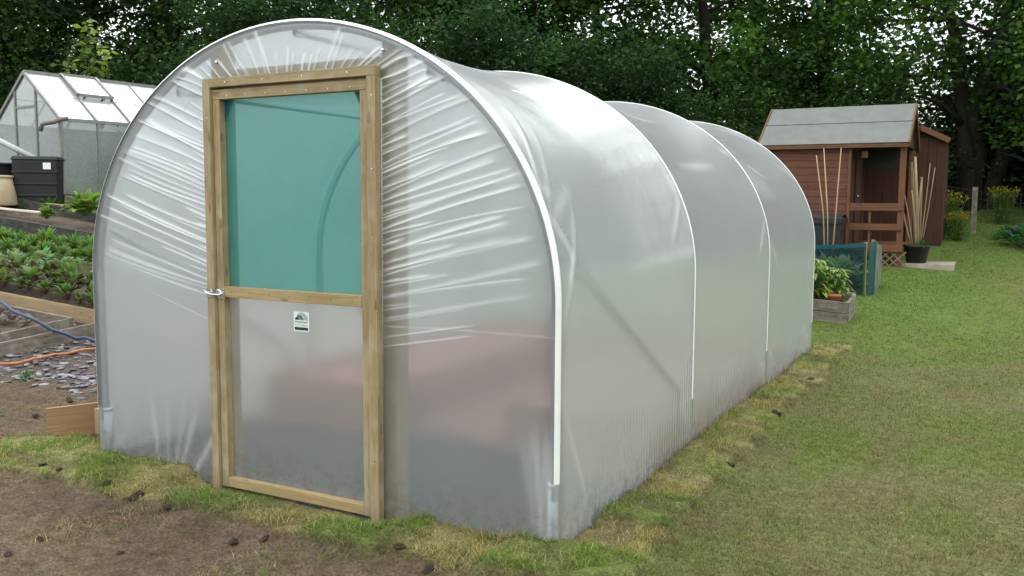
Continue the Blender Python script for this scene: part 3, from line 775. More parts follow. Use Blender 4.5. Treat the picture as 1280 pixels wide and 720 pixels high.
crescent(sx0+.026, .017, sx0+.036, .029, 2); crescent(sx0+.037, .032, sx0+.050, .042, 3)
b.poly([(sx0+.006, sy-.0012, sz0+.006), (sx1-.006, sy-.0012, sz0+.006), (sx1-.006, sy-.0012, sz0+.021), (sx0+.006, sy-.0012, sz0+.021)], 1)
def text_into(mb, s, size, x, z, width, mi):
    cu = bpy.data.curves.new('t', 'FONT'); cu.body = s; cu.size = size; cu.resolution_u = 2
    ob = bpy.data.objects.new('t', cu); COL.objects.link(ob); bpy.context.view_layer.update()
    me = bpy.data.meshes.new_from_object(ob.evaluated_get(bpy.context.evaluated_depsgraph_get()))
    wd_ = max(v.co.x for v in me.vertices)-min(v.co.x for v in me.vertices); f = width/wd_; bb = len(mb.v)
    x00 = min(v.co.x for v in me.vertices)
    for v in me.vertices: mb.v.append(Vector((x+(v.co.x-x00)*f, sy-.0013, z+v.co.y)))
    for p in me.polygons: mb.face(tuple(bb+i for i in p.vertices), None, mi)
    bpy.data.objects.remove(ob); bpy.data.curves.remove(cu); bpy.data.meshes.remove(me)
text_into(b, 'PREMIER', .0165, sx0+.007, sz0+.0405, wst-.014, 2)
text_into(b, 'POLYTUNNELS', .012, sx0+.007, sz0+.0265, wst-.014, 2)
tag(dpart(b, 'sticker', [M['white'], M['logo_dark'], M['logo_mid'], M['logo_pale']], 0), 'white maker\'s label with green arch emblem')

# raised beds inside, seen blurred through the film
def plank_bed(name, pts, height, thick, boardmat, soilmat, label, group=None, soil_drop=.05, z=None, boards=(1, 1, 1, 1), soil=True, rows=1):
    """pts: 4 corners in order; boards on the edges that exist; follows the ground"""
    zs = [gz1(*p) if z is None else z for p in pts]
    o = empty(name, (pts[0][0], pts[0][1], zs[0]), label, 'raised bed', group)
    sh = (pts[0][0], pts[0][1], zs[0])
    for i in range(4):
        if not boards[i]: continue
        j = (i+1) % 4; a = Vector((*pts[i], zs[i])); c = Vector((*pts[j], zs[j])); d_ = (c-a).normalized()
        if i % 2: a = a+d_*thick*.55; c = c-d_*thick*.55
        hh = height/rows
        for r in range(rows):
            q = Vector((0, 0, hh*(r+.5)-.03))
            mb = MB(); mb.bar(a+q, c+q, thick, hh-.006, (0, 0, 1))
            mb.build('board', boardmat, o, .004, shift=sh)
    if soil:
        P = []
        for k in range(15):
            row = []
            for m_ in range(21):
                u, v = m_/20*.96+.02, k/14*.94+.03
                bx = (1-v)*((1-u)*pts[0][0]+u*pts[1][0])+v*((1-u)*pts[3][0]+u*pts[2][0])
                by = (1-v)*((1-u)*pts[0][1]+u*pts[1][1])+v*((1-u)*pts[3][1]+u*pts[2][1])
                bz = (1-v)*((1-u)*zs[0]+u*zs[1])+v*((1-u)*zs[3]+u*zs[2])
                row.append((bx, by, bz+height-.03-soil_drop+.05*(float(fbm(bx*6, by*6, 300, 3))-.5)))
            P.append(row)
        MB().sheet(P).build('soil', soilmat, o, shift=sh)
    return o
plank_bed('raised_bed', [(-1.36, 1.35), (-.45, 1.35), (-.45, 4.3), (-1.36, 4.3)], .34, .04, M['larch_pink'], M['soil_dry'], 'timber bed inside the tunnel on its left, blurred by the film', z=-.01, rows=2)
plank_bed('raised_bed', [(.50, 1.25), (1.36, 1.25), (1.36, 3.7), (.50, 3.7)], .34, .04, M['larch_pink'], M['soil_dry'], 'timber bed inside the tunnel on its right, blurred by the film', z=-.01, rows=2)

# loose board and peg at the left foot of the tunnel
b = MB(); z0 = gz1(-2.04, .05)
lb = empty('edging_board', (-2.04, .08, z0), 'short orange-brown plank on edge with a peg, by the tunnel left foot', 'board')
MB().bar((-2.06, .05, z0+.07), (-1.545, .80, z0+.10), .028, .2).build('plank', M['plank_orange'], lb, .003, shift=(-2.04, .08, z0))
MB().bar((-1.86, .27, z0-.08), (-1.86, .27, z0+.15), .045, .035, (0, 1, 0)).build('peg', M['pine'], lb, .003, shift=(-2.04, .08, z0))

# ------------------------------------------------------------------ plants
def leaf_strip(P0, dir_, length, width, droop, col, V, F, Cc, seg=4, twist=0., fold=.25, shape=.6, rr=random):
    d = Vector(dir_).normalized(); side = d.cross(Vector((0, 0, 1)))
    if side.length < .05: side = Vector((1, 0, 0))
    side.normalize(); p = Vector(P0); b = len(V)
    for i in range(seg+1):
        t = i/seg; wv = width*math.sin(PI*min(1, t**shape*.97+.03))*.5+.0005
        upn = side.cross(d)
        for s_ in (-1, 0, 1):
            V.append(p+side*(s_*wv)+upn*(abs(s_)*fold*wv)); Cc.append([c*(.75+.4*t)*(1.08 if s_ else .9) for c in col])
        p = p+d*(length/seg); d = (d+Vector((0, 0, -droop/seg))).normalized(); side = (side+Vector((rr.uniform(-.1, .1), rr.uniform(-.1, .1), 0))*.5).normalized()
    for i in range(seg):
        for s_ in range(2):
            a = b+i*3+s_; F.append((a, a+1, a+4, a+3))

def plant_mesh(kind, seed):
    rr = random.Random(seed); V, F, C = [], [], []
    def stalk(p0, p1, r, col):
        p0 = Vector(p0); p1 = Vector(p1); b = len(V); d = (p1-p0).normalized(); a = d.cross(Vector((.3, .2, 1))).normalized(); e = a.cross(d)
        for p in (p0, p1):
            for k in range(3):
                t = 2*PI*k/3; V.append(p+(a*math.cos(t)+e*math.sin(t))*r); C.append(list(col))
        for k in range(3): F.append((b+k, b+(k+1) % 3, b+3+(k+1) % 3, b+3+k))
    spec = {'beet': (26, .15, .17, .085, (.10, .165, .055), (.12, .03, .03), 1.0), 'brassica': (20, .10, .17, .12, (.18, .265, .16), (.2, .26, .16), .9),
            'lettuce': (44, .12, .20, .15, (.14, .26, .045), (.16, .26, .06), 1.1), 'pepper': (150, .1, .11, .048, (.19, .29, .05), (.12, .18, .05), 1.4),
            'carrot': (60, .09, .15, .03, (.12, .215, .06), (.07, .16, .03), .9), 'weed': (22, .08, .16, .04, (.05, .13, .025), (.06, .12, .03), 1.2),
            'goldenrod': (130, .3, .13, .04, (.10, .19, .02), (.1, .16, .03), .8), 'hosta': (34, .22, .26, .16, (.05, .16, .075), (.06, .14, .06), 1.2)}[kind]
    n, st, ln, wd, lc, sc_, dr = spec
    for k in range(n):
        az = k*2.399+rr.uniform(-.4, .4); el = rr.uniform(.35, 1.35)
        out = Vector((math.cos(az)*math.cos(el), math.sin(az)*math.cos(el), math.sin(el)))
        if kind in ('pepper', 'goldenrod'):
            hgt = .42 if kind == 'pepper' else .75
            h = rr.uniform(.12, 1)*hgt; r_ = (.18 if kind == 'pepper' else .42)*math.sqrt(rr.random())*(1.1-.5*h/hgt)
            p1 = Vector((math.cos(az)*r_, math.sin(az)*r_, h)); stalk((p1.x*.3, p1.y*.3, max(0, h-.25)), p1, .003, sc_)
            out = Vector((math.cos(az+rr.uniform(-.7, .7)), math.sin(az+rr.uniform(-.7, .7)), rr.uniform(-.3, .5)))
        else:
            p1 = out*st*rr.uniform(.6, 1.2); stalk((rr.uniform(-.02, .02), rr.uniform(-.02, .02), 0), p1, .004, sc_)
        cc = [c*rr.uniform(.65, 1.35) for c in lc]
        if kind == 'beet' and rr.random() < .3: cc = [.07, .05, .03]
        if kind == 'brassica' and rr.random() < .25: cc = [.22, .30, .22]
        if kind == 'pepper' and rr.random() < .3: cc = [.30, .34, .12]
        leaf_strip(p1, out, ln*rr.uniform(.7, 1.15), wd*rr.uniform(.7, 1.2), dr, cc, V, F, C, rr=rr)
        if kind == 'goldenrod' and k % 2 == 0:
            p2 = Vector((p1.x, p1.y, .55+rr.uniform(.1, .35))); stalk((p1.x*.3, p1.y*.3, 0), p2+Vector((0, 0, .03)), .004, sc_)
            for q in range(3): leaf_strip(p2+Vector((rr.uniform(-.05, .05), rr.uniform(-.05, .05), rr.uniform(-.05, .05))), (rr.uniform(-1, 1), rr.uniform(-1, 1), .6), .07, .035, .8, (.42, .34, .02), V, F, C, seg=2, rr=rr)
    return np.array([tuple(v) for v in V]), np.array(F), np.array(C)

PLANT = {}
def plant(kind, name, x, y, z, s, label, cat='plant', group=None, seed=None):
    key = (kind, (seed if seed is not None else random.randint(0, 2)))
    if key not in PLANT:
        V, F, C = plant_mesh(kind, hash(key[1])*7+len(kind))
        PLANT[key] = npmesh(name, V, F, M['leaf'], col=C, smooth=True); o = PLANT[key]
    else:
        o = PLANT[key].copy(); COL.objects.link(o); o.name = name
        for q in ('group',):
            if q in o: del o[q]
    o.location = (x, y, z); o.scale = (s, s, s*random.uniform(.85, 1.15)); o.rotation_euler = (0, 0, random.uniform(0, 6.28))
    return tag(o, label, cat, group)

# ------------------------------------------------------------------ allotment beds on the left
def line_y(k, x): return 2.335+(x+6.1)*.118+1.1*k
def bed_corners(k, x0, x1, wdt=1.02):
    return [(x0, line_y(k, x0)), (x1, line_y(k, x1)), (x1-.12*wdt, line_y(k, x1-.12*wdt)+wdt), (x0-.12*wdt, line_y(k, x0-.12*wdt)+wdt)]
plank_bed('raised_bed', bed_corners(0, -9.2, -3.0), .25, .045, M['plank'], M['soil'], 'lowest planted bed with pale new front plank and dark red leafy rows')
plank_bed('raised_bed', bed_corners(1, -10.4, -4.2, .98), .15, .04, M['plank_dark'], M['soil'], 'middle planted bed edged by a thin dark plank, light green leaves', boards=(1, 1, 0, 1))
bc = plank_bed('raised_bed', bed_corners(2, -12.4, -5.2, 1.1), .43, .045, M['plank_dark'], M['soil'], 'upper bed behind a thick dark plank, nearly bare earth', soil_drop=.14)
p0 = (-12.4, line_y(2, -12.4)-.06); p1 = (-5.2, line_y(2, -5.2)-.06)
MB().bar((p0[0], p0[1], gz1(*p0)+.12), (p1[0], p1[1], gz1(*p1)+.12), .03, .20).build('front_board', M['plank'], bc, .004, shift=(bc.location[0], bc.location[1], bc.location[2]))
def along(k, x, v): return (x-.12*v, line_y(k, x-.12*v)+v)
for r_i, (k, v, kind, step, x0, x1, s, zoff, lab, grp) in enumerate([
        (0, .10, 'beet', .17, -8.8, -4.2, .75, .17, 'dark red-stemmed leafy plant in the lowest bed', 'red-stemmed plants in the lowest bed'),
        (0, .27, 'beet', .19, -8.8, -4.2, 1.0, .17, 'dark red-stemmed leafy plant in the lowest bed', 'red-stemmed plants in the lowest bed'),
        (0, .45, 'beet', .2, -8.8, -4.2, 1.05, .17, 'dark red-stemmed leafy plant in the lowest bed', 'red-stemmed plants in the lowest bed'),
        (0, .75, 'brassica', .24, -9.0, -4.2, 1.0, .17, 'pale grey-green cabbage plant in the back row of the lowest bed', 'pale cabbage plants in the lowest bed'),
        (1, .16, 'brassica', .22, -9.8, -5.2, .95, .07, 'blue-green cabbage plant in the front row of the middle bed', 'cabbage plants in the middle bed'),
        (1, .45, 'carrot', .17, -9.8, -5.2, 1.15, .07, 'fine-leaved bright green plant in the middle bed', 'fine green plants in the middle bed'),
        (1, .72, 'carrot', .18, -9.8, -5.2, 1.5, .07, 'fine-leaved bright green plant in the middle bed', 'fine green plants in the middle bed')]):
    x = x0
    while x < x1:
        px, py = along(k, x+random.uniform(-.06, .06), v+random.uniform(-.06, .06))
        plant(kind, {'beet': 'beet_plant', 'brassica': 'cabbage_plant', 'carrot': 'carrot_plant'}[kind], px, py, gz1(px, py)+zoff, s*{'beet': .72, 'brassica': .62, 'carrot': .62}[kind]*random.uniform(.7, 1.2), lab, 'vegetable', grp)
        x += step
px, py = -8.25, 4.95
plant('lettuce', 'rhubarb_plant', px, py, gz1(px, py)+.22, 1.3, 'big bright green leafy clump behind the dark plank', 'plant')
plant('lettuce', 'salad_plant', -8.85, 4.75, gz1(-8.85, 4.75)+.16, .6, 'small light green clump left of the big leafy clump', 'plant', seed=5)
# stony potato bed in the near left, with grey boards
plank_bed('raised_bed', [(-7.6, 1.05), (-4.85, 1.42), (-4.80, 2.2), (-7.6, 1.9)], .20, .035, M['plank_grey'], M['soil'], 'low weathered bed of bare stony soil below the pale plank')
stp = []
for k in range(46):
    x = random.uniform(-6.8, -4.95); y = random.uniform(1.5, 2.05)
    if k < 4: o = clod_mesh(40+k).build('stone', M['stone']); stp.append(o)
    else: o = stp[k % 4].copy(); COL.objects.link(o)
    r_ = random.uniform(.03, .07); o.location = (x, y, gz1(x, y)+.14+r_*.4); o.scale = (r_, r_, r_); o.rotation_euler = (random.random(), random.random(), random.random()*6)
    tag(o, 'rough brown stone lying in the low weathered bed', 'stone', 'stones in the low bed')
b = MB(); b.bar((-4.72, 1.35, gz1(-4.72, 1.35)+.06), (-4.55, 2.62, gz1(-4.55, 2.62)+.07), .03, .16)
tag(b.build('edging_board', M['plank_grey'], None, .004, shift=(-4.72, 1.35, gz1(-4.72, 1.35))), 'grey weathered edging board between the slate and the stony bed', 'board')

def hose(name, pts, r, m, label, lift=.0, n=60):
    P = []; pts = [np.array(p, float) for p in pts]
    ext = [2*pts[0]-pts[1]]+pts+[2*pts[-1]-pts[-2]]
    for i in range(1, len(ext)-2):
        for t in np.linspace(0, 1, 14, endpoint=False):
            a, b_, c, d_ = ext[i-1:i+3]
            P.append(.5*((2*b_)+(-a+c)*t+(2*a-5*b_+4*c-d_)*t*t+(-a+3*b_-3*c+d_)*t**3))
    P.append(pts[-1])
    Q = [(p[0], p[1], gz1(p[0], p[1])+r+(p[2] if len(p) > 2 else 0)) for p in P]
    o = MB().tube(Q, r, 8).build(name, m, None, shift=Q[0])
    return tag(o, label, 'hose')
hose('garden_hose', [(-8.2, 2.0, .3), (-6.9, 2.15, .3), (-5.9, 1.98, .27), (-5.2, 1.83, .24), (-4.82, 1.80, .22), (-4.55, 1.95, .10), (-4.35, 2.15, .02), (-3.6, 2.5, .02), (-2.4, 2.6, .0)], .016, M['blue'], 'dark blue hose trailing over the low bed to the tunnel')
hose('garden_hose', [(-7.0, .2, .02), (-5.5, .95, .02), (-4.45, 1.28, .02), (-4.3, 1.75, .02), (-4.15, 2.05, .02), (-3.4, 2.35, .02), (-2.2, 2.5, .02)], .0125, M['orange'], 'orange hose lying across the slate chippings')
hose('garden_hose', [(-7.5, 5.6, .19), (-9.3, 5.35, .19), (-10.5, 5.15, .19), (-10.6, 4.92, .2), (-9.9, 4.75, .2), (-9.0, 4.88, .2)], .009, M['yellow'], 'yellow hose looped on the bare upper bed')
zz_ = gz1(-9.3, 4.66)
tag(MB().bar((-10.05, 4.56, gz1(-10.05, 4.56)+.24), (-8.9, 4.78, gz1(-8.9, 4.78)+.23), .09, .025).build('board', M['white_board'], None, .003, shift=(-9.4, 4.66, zz_)), 'white painted board lying behind the dark plank', 'board')

for (x, y, s_, lab) in [(-3.95, 1.15, .5, 'small weed at the edge of the slate chippings'), (-4.5, .95, .42, 'low weed in the bare soil left of the slate'), (-2.9, .25, .35, 'tiny weed in the soil near the loose plank'), (-3.5, .55, .3, 'tiny weed alone on the bare soil left of the tunnel')]:
    plant('weed', 'weed', x, y, gz1(x, y)-.01, s_, lab, 'weed')

# ------------------------------------------------------------------ greenhouse on the left
GA = Vector((-.9935, .114, 0)); GB = Vector((.114, .9935, 0)); GP = Vector((-9.95, 5.81, 1.58))
GWd, GL, HE, HR, PN = 2.09, 3.66, 1.177, 1.978, .61
gh = empty('greenhouse', (GP.x, GP.y, 1.35), 'aluminium greenhouse with whitish roof panes on a timber base', 'greenhouse')
gsh = (GP.x, GP.y, 1.35)
def G(a, l, z): return GP+GA*a+GB*l+Vector((0, 0, z))
def zr(a): return HE+(HR-HE)*(1-abs(a-GWd/2)/(GWd/2))
def gpart(mb, name, m, par=None, bev=0): return mb.build(name, m, par or gh, bev, shift=gsh)
for (q0, q1) in [((0, 0), (0, GL)), ((0, 0), (GWd, 0)), ((GWd, 0), (GWd, GL)), ((0, GL), (GWd, GL))]:
    b = MB(); b.bar(G(*q0, -.12), G(*q1, -.12), .06, .21); gpart(b, 'base_timber', M['plank_grey'])
for l in (0, GL):
    for a in (0, GWd): b = MB(); b.bar(G(a, l, 0), G(a, l, HE), .045, .045); gpart(b, 'corner_post', M['alu'])
    for s_ in (0, 1):
        b = MB(); b.bar(G(GWd*s_, l, HE), G(GWd/2, l, HR), .05, .05); gpart(b, 'gable_rafter', M['alu'])
    for a in (.72, 1.37): b = MB(); b.bar(G(a, l, 0), G(a, l, zr(a)), .03, .035); gpart(b, 'glazing_bar', M['alu'])
    b = MB(); b.bar(G(.72, l, 1.42), G(1.37, l, 1.42), .03, .04); gpart(b, 'glazing_bar', M['alu'])
    for (u0, u1) in ((0, .72), (.72, 1.37), (1.37, GWd)):
        zz0 = [G(u0, l+.004, 0), G(u1, l+.004, 0), G(u1, l+.004, zr(u1))]+([G(GWd/2, l+.004, HR)] if u0 < GWd/2 < u1 else [])+[G(u0, l+.004, zr(u0))]
        b = MB(); b.poly(zz0); gpart(b, 'pane', M['glass_side'])
for a in (0, GWd):
    b = MB(); b.bar(G(a, 0, HE), G(a, GL, HE), .05, .05); gpart(b, 'gutter', M['alu'])
    for k in range(1, 6):
        b = MB(); b.bar(G(a, PN*k, 0), G(a, PN*k, HE), .025, .03); gpart(b, 'glazing_bar', M['alu'])
    for k in range(6):
        b = MB(); b.poly([G(a, PN*k, 0), G(a, PN*(k+1), 0), G(a, PN*(k+1), HE), G(a, PN*k, HE)]); gpart(b, 'pane', M['glass_side'])
    b = MB(); b.bar(G(a+.02*(1 if a == 0 else -1), .02, 1.05), G(a+.02*(1 if a == 0 else -1), 1.18, .03), .02, .025); gpart(b, 'diagonal_brace', M['alu'])
b = MB(); b.bar(G(GWd/2, 0, HR+.01), G(GWd/2, GL, HR+.01), .07, .06); gpart(b, 'ridge', M['alu'])
for s_ in (0, 1):
    ea, ri = GWd*s_, GWd/2
    for k in range(1, 6):
        b = MB(); b.bar(G(ea, PN*k, HE+.02), G(ri, PN*k, HR+.01), .03, .03); gpart(b, 'roof_bar', M['alu'])
    for k in range(6):
        for (t0, t1, lift) in ((0, .5, 0), (.5, 1, .012)):
            A0 = ea+(ri-ea)*t0; A1 = ea+(ri-ea)*t1; z0_, z1_ = HE+(HR-HE)*t0+lift, HE+(HR-HE)*t1+lift
            if s_ == 0 and k == 1 and t0 == .5: z0_ += .06; z1_ += .03
            b = MB(); b.poly([G(A0, PN*k+.01, z0_), G(A0, PN*(k+1)-.01, z0_), G(A1, PN*(k+1)-.01, z1_), G(A1, PN*k+.01, z1_)])
            pn = gpart(b, 'roof_vent' if (s_ == 0 and k == 1 and t0 == .5) else 'roof_pane', M['glass_roof'])
            if s_ == 0 and k == 1 and t0 == .5:
                b = MB(); c_ = [G(A0, PN*k, z0_), G(A0, PN*(k+1), z0_), G(A1, PN*(k+1), z1_), G(A1, PN*k, z1_)]
                for i in range(4): b.bar(c_[i], c_[(i+1) % 4], .045, .045)
                gpart(b, 'vent_frame', M['alu'], None)
b = MB(); e0 = G(-.03, 0, HE+.0)
b.tube([e0+Vector((0, .1, .02)), e0, e0+Vector((-.06, -.08, -.05)), e0+Vector((-.20, -.14, -.07)), e0+Vector((-.25, -.16, -.09)), e0+Vector((-.28, -.17, -.19))], .034, 10)
gpart(b, 'downpipe', simple('brown_pipe', (.16, .14, .12), .5))
for k in range(9):   # plants standing in the greenhouse
    q = G(random.uniform(.3, 1.7), .3+k*.36, -.15)
    plant('weed', 'greenhouse_plant', q.x, q.y, q.z, random.uniform(1.6, 2.8), 'green plant growing inside the greenhouse', 'plant', 'plants inside the greenhouse')
# grey pipe falling from the left to the tank
t0, t1 = Vector((-10.47, 5.14, 2.39)), Vector((-9.97, 5.38, 2.12))
tag(MB().tube([t0+(t0-t1)*1.6, t0, t1], .045, 12).build('drainpipe', M['greypipe'], None, shift=t1), 'pale grey pipe slanting down to the black tank', 'pipe')
# tank
tk = empty('water_tank', (-10.07, 5.49, 1.36), 'black ribbed water tank with a white label by the greenhouse', 'water tank', rz=.70)
b = MB()
b.bar((0, 0, -.02), (0, 0, .74), (.60), .42, (0, 1, 0), w1=.64, t1=.45); b.build('body', M['blackplastic'], tk, .02)
b = MB(); b.bar((0, 0, .742), (0, 0, .80), .68, .48, (0, 1, 0), w1=.62, t1=.42); b.build('lid', M['blackplastic'], tk, .015)
for z in (.18, .36, .54): b = MB(); b.box(-.325, .325, -.238, -.2, z, z+.035); b.build('rib', M['blackplastic'], tk, .01)
MB().box(.13, .24, -.246, -.24, .60, .70).build('label', M['white'], tk)
b = MB(); b.bar((-10.72, 5.20, 1.3), (-10.72, 5.20, 2.02), .62, .5, (0, 1, 0), w1=.58, t1=.46); b.bar((-10.72, 5.20, 2.021), (-10.72, 5.20, 2.06), .66, .54, (0, 1, 0))
tag(b.build('compost_bin', M['bin'], None, .015, shift=(-10.72, 5.20, 1.3)), 'dark square bin left of the water tank, behind the cream tub', 'bin')
b = MB(); b.lathe([(.30, 0), (.33, .02), (.26, .40), (.255, .42), (.275, .425), (.275, .455), (.22, .46), (.215, .44)], 24)
o = tag(b.build('plastic_tub', M['cream']), 'cream tapered tub upside down beside the black tank', 'tub'); o.location = (-10.30, 4.90, 1.40)
for (x, y, s, lab) in [(-9.72, 5.4, 1.5, 'leafy green weed at the right foot of the water tank'), (-10.05, 5.2, 1.2, 'low green weed in front of the water tank'), (-9.35, 5.55, .9, 'small weed by the greenhouse timber base')]:
    plant('weed', 'weed', x, y, gz1(x, y), s, lab, 'weed')
tag(MB().bar((-9.73, 5.9, 1.2), (-9.73, 5.9, 1.62), .06, .05, (0, 1, 0)).build('stake', M['redbrown'], None, .004, shift=(-9.73, 5.9, 1.25)), 'short red-brown stake by the greenhouse base', 'stake')

# ------------------------------------------------------------------ right side: shed, net cage, box, pots
shed = empty('summerhouse', (-.2, 11.42, .5), 'small brown clad summerhouse with grey felt roof and railed veranda', 'shed')
ssh = (-.2, 11.42, .5)
def spart(mb, name, m, bev=0, par=None): return mb.build(name, m, par or shed, bev, shift=ssh)
XW0, XW1, XE = -.25, 1.06, 1.80; YF, YB = 11.42, 13.08; ZD = .87; ZEV = 2.40
def clad(mb, x0, x1, y, z0, z1, n, facing=-1):
    hh = (z1-z0)/n
    for k in range(n):
        b_ = len(mb.v); za, zb_ = z0+k*hh, z0+(k+1)*hh
        mb.bar(((x0), y+facing*.006, (za+zb_)/2), ((x1), y+facing*.006, (za+zb_)/2), .016, hh-.006)
b = MB(); clad(b, XW0, XW1-.045, YF, ZD-.06, ZEV, 14); b.box(XW0, XW1-.05, YF+.01, YF+.03, ZD-.06, ZEV); spart(b, 'front_wall', M['shed'])
b = MB(); b.box(XW0, XW1, YB-.02, YB, ZD-.06, ZEV); spart(b, 'back_wall', M['shed'])
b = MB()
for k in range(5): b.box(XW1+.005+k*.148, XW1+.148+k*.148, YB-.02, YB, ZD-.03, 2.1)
spart(b, 'veranda_back', M['shed_dark'])  # boards darkened in colour for the shade inside the veranda
b = MB(); b.box(XW1+.005, XE, YB-.025, YB-.005, 2.105, 2.9); spart(b, 'veranda_shade_sheet', M['bin'])  # near-black sheet standing in for shade under the veranda roof
b = MB(); b.bar((XW1-.02, YF-.01, ZD-.06), (XW1-.02, YF-.01, ZEV), .045, .05, (0, 1, 0)); spart(b, 'corner_trim', M['rail'], .003)
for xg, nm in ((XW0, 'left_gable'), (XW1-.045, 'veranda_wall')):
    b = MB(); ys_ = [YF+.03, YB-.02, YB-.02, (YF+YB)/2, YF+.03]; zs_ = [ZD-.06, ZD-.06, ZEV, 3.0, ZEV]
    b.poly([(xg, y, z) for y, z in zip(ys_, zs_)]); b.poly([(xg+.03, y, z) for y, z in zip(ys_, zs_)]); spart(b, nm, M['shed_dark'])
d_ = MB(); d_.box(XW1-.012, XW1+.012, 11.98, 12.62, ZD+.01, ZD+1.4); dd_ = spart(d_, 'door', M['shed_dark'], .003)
k_ = MB(); k_.tube([(XW1+.012, 12.05, ZD+.75), (XW1+.05, 12.05, ZD+.75)], .014, 8); spart(k_, 'handle', M['zinc'], 0, dd_)
# gable over the veranda end
b = MB(); b.poly([(XE+.02, YF, ZEV), (XE+.02, YB, ZEV), (XE+.02, (YF+YB)/2, 3.0)]); b.poly([(XE, YF, ZEV), (XE, YB, ZEV), (XE, (YF+YB)/2, 3.0)]); spart(b, 'front_gable', M['shed_dark'])
# roof
RY = 12.25; RX0, RX1 = -.36, 1.885
for sgn, ye in ((-1, 11.29), (1, 13.21)):
    ze = 2.415
    P = []
    for k in range(9):
        t = k/8; yy = ye+(RY-ye)*t; z_ = ze+(3.075-ze)*t
        P.append([(RX0+(RX1-RX0)*m_/16, yy, z_+.006*math.sin(m_*2.1+k)*.4) for m_ in range(17)])
    b = MB(); b.sheet(P); b.sheet([[Vector(q)-Vector((0, 0, .03)) for q in row] for row in P])
    tv = (P[4][0][1], P[4][0][2]); rf = spart(b, 'roof', M['felt'])
    if sgn < 0:
        yy = ye+(RY-ye)*.52; z_ = ze+(3.075-ze)*.52
        b = MB(); b.sheet([[(RX0-.003+(RX1-RX0+.006)*m_/16, ye-.006+(yy-ye)*k/3, ze-.004+.010+(z_-ze)*k/3) for m_ in range(17)] for k in range(4)]); spart(b, 'felt_lap', M['felt'], 0, rf)
        b = MB(); b.bar((RX0-.003, yy+.004, z_+.012), (RX1+.003, yy+.004, z_+.012), .016, .008); spart(b, 'lap_shadow', M['bin'], 0, rf)  # thin dark strip standing in for the shadow line at the lap
    b = MB(); b.bar((RX0, ye+.012*(-sgn), ze-.035), (RX1, ye+.012*(-sgn), ze-.035), .02, .06); spart(b, 'fascia', M['rail'], .002)
    for xg in (RX0+.005, RX1+.002):
        b = MB(); b.bar((xg, ye, ze-.03), (xg, RY, 3.045), .022, .09, (0, 0, 1)); spart(b, 'barge_board', M['rail'], .002)
# veranda
b = MB()
for k in range(12): b.box(XW1+.0, XE+.04, YF-.02+k*.139, YF+.112+k*.139, ZD-.03, ZD)
spart(b, 'deck', M['rail'])
b = MB(); b.box(XW1-.06, XE+.05, YF-.05, YF-.022, ZD-.10, ZD+.005); spart(b, 'deck_fascia', M['rail'], .003)
b = MB(); b.box(-.25, XW1-.06, YF-.03, YF, ZD-.11, ZD-.062); spart(b, 'floor_bearer', M['rail'], .003)
for (x, y) in ((XE-.005, YF+.045), (XE-.005, YB-.045)):
    b = MB(); b.bar((x, y, .45), (x, y, ZEV-.02), .085, .085, (0, 1, 0)); spart(b, 'veranda_post', M['rail'], .004)
for (z, hh) in ((1.45, .115), (1.145, .10)):
    b = MB(); b.box(XW1+.005, XE+.03, YF-.028, YF, z-hh/2, z+hh/2); spart(b, 'rail', M['rail'], .004)
b = MB(); b.box(1.34, 1.375, YF+.003, YF+.03, ZD, 1.5); spart(b, 'baluster', M['rail'], .002)
# lattice under the deck
b = MB()
for k in range(6):
    x0 = XW1+.02+k*.12
    b.bar((x0, YF-.012, .56), (x0+.22, YF-.012, .77), .006, .022); b.bar((x0+.22, YF-.004, .56), (x0, YF-.004, .77), .006, .022)
spart(b, 'lattice', M['lattice'])
b = MB(); b.box(XW1-.1, XE+.08, YF-.04, YF+.0, .44, .555); spart(b, 'ground_bearer', M['rail'], .004)
b = MB(); b.box(1.16, 1.24, YF+.35, YF+.47, 2.22, 2.33); spart(b, 'lamp', M['bamboo'], .01)
# tall narrow shed behind
s2 = empty('tool_shed', (1.93, 13.6, .72), 'tall narrow dark brown shed behind the summerhouse veranda', 'shed')
s2h = (1.93, 13.6, .72)
b = MB()
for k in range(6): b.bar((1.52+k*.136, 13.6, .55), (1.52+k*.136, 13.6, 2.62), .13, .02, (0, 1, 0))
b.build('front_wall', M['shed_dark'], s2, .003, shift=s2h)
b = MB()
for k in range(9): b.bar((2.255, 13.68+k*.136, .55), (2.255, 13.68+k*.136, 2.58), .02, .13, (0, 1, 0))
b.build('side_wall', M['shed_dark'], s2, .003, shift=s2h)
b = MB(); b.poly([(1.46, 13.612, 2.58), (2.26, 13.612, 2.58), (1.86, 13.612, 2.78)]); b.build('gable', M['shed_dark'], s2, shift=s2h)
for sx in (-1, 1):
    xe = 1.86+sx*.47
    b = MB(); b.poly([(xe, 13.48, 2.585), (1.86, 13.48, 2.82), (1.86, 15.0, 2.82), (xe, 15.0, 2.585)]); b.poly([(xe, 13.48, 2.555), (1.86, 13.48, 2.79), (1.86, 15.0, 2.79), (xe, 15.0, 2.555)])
    b.bar((xe, 13.475, 2.56), (1.86, 13.475, 2.80), .025, .09); b.build('roof', M['rail'], s2, shift=s2h)
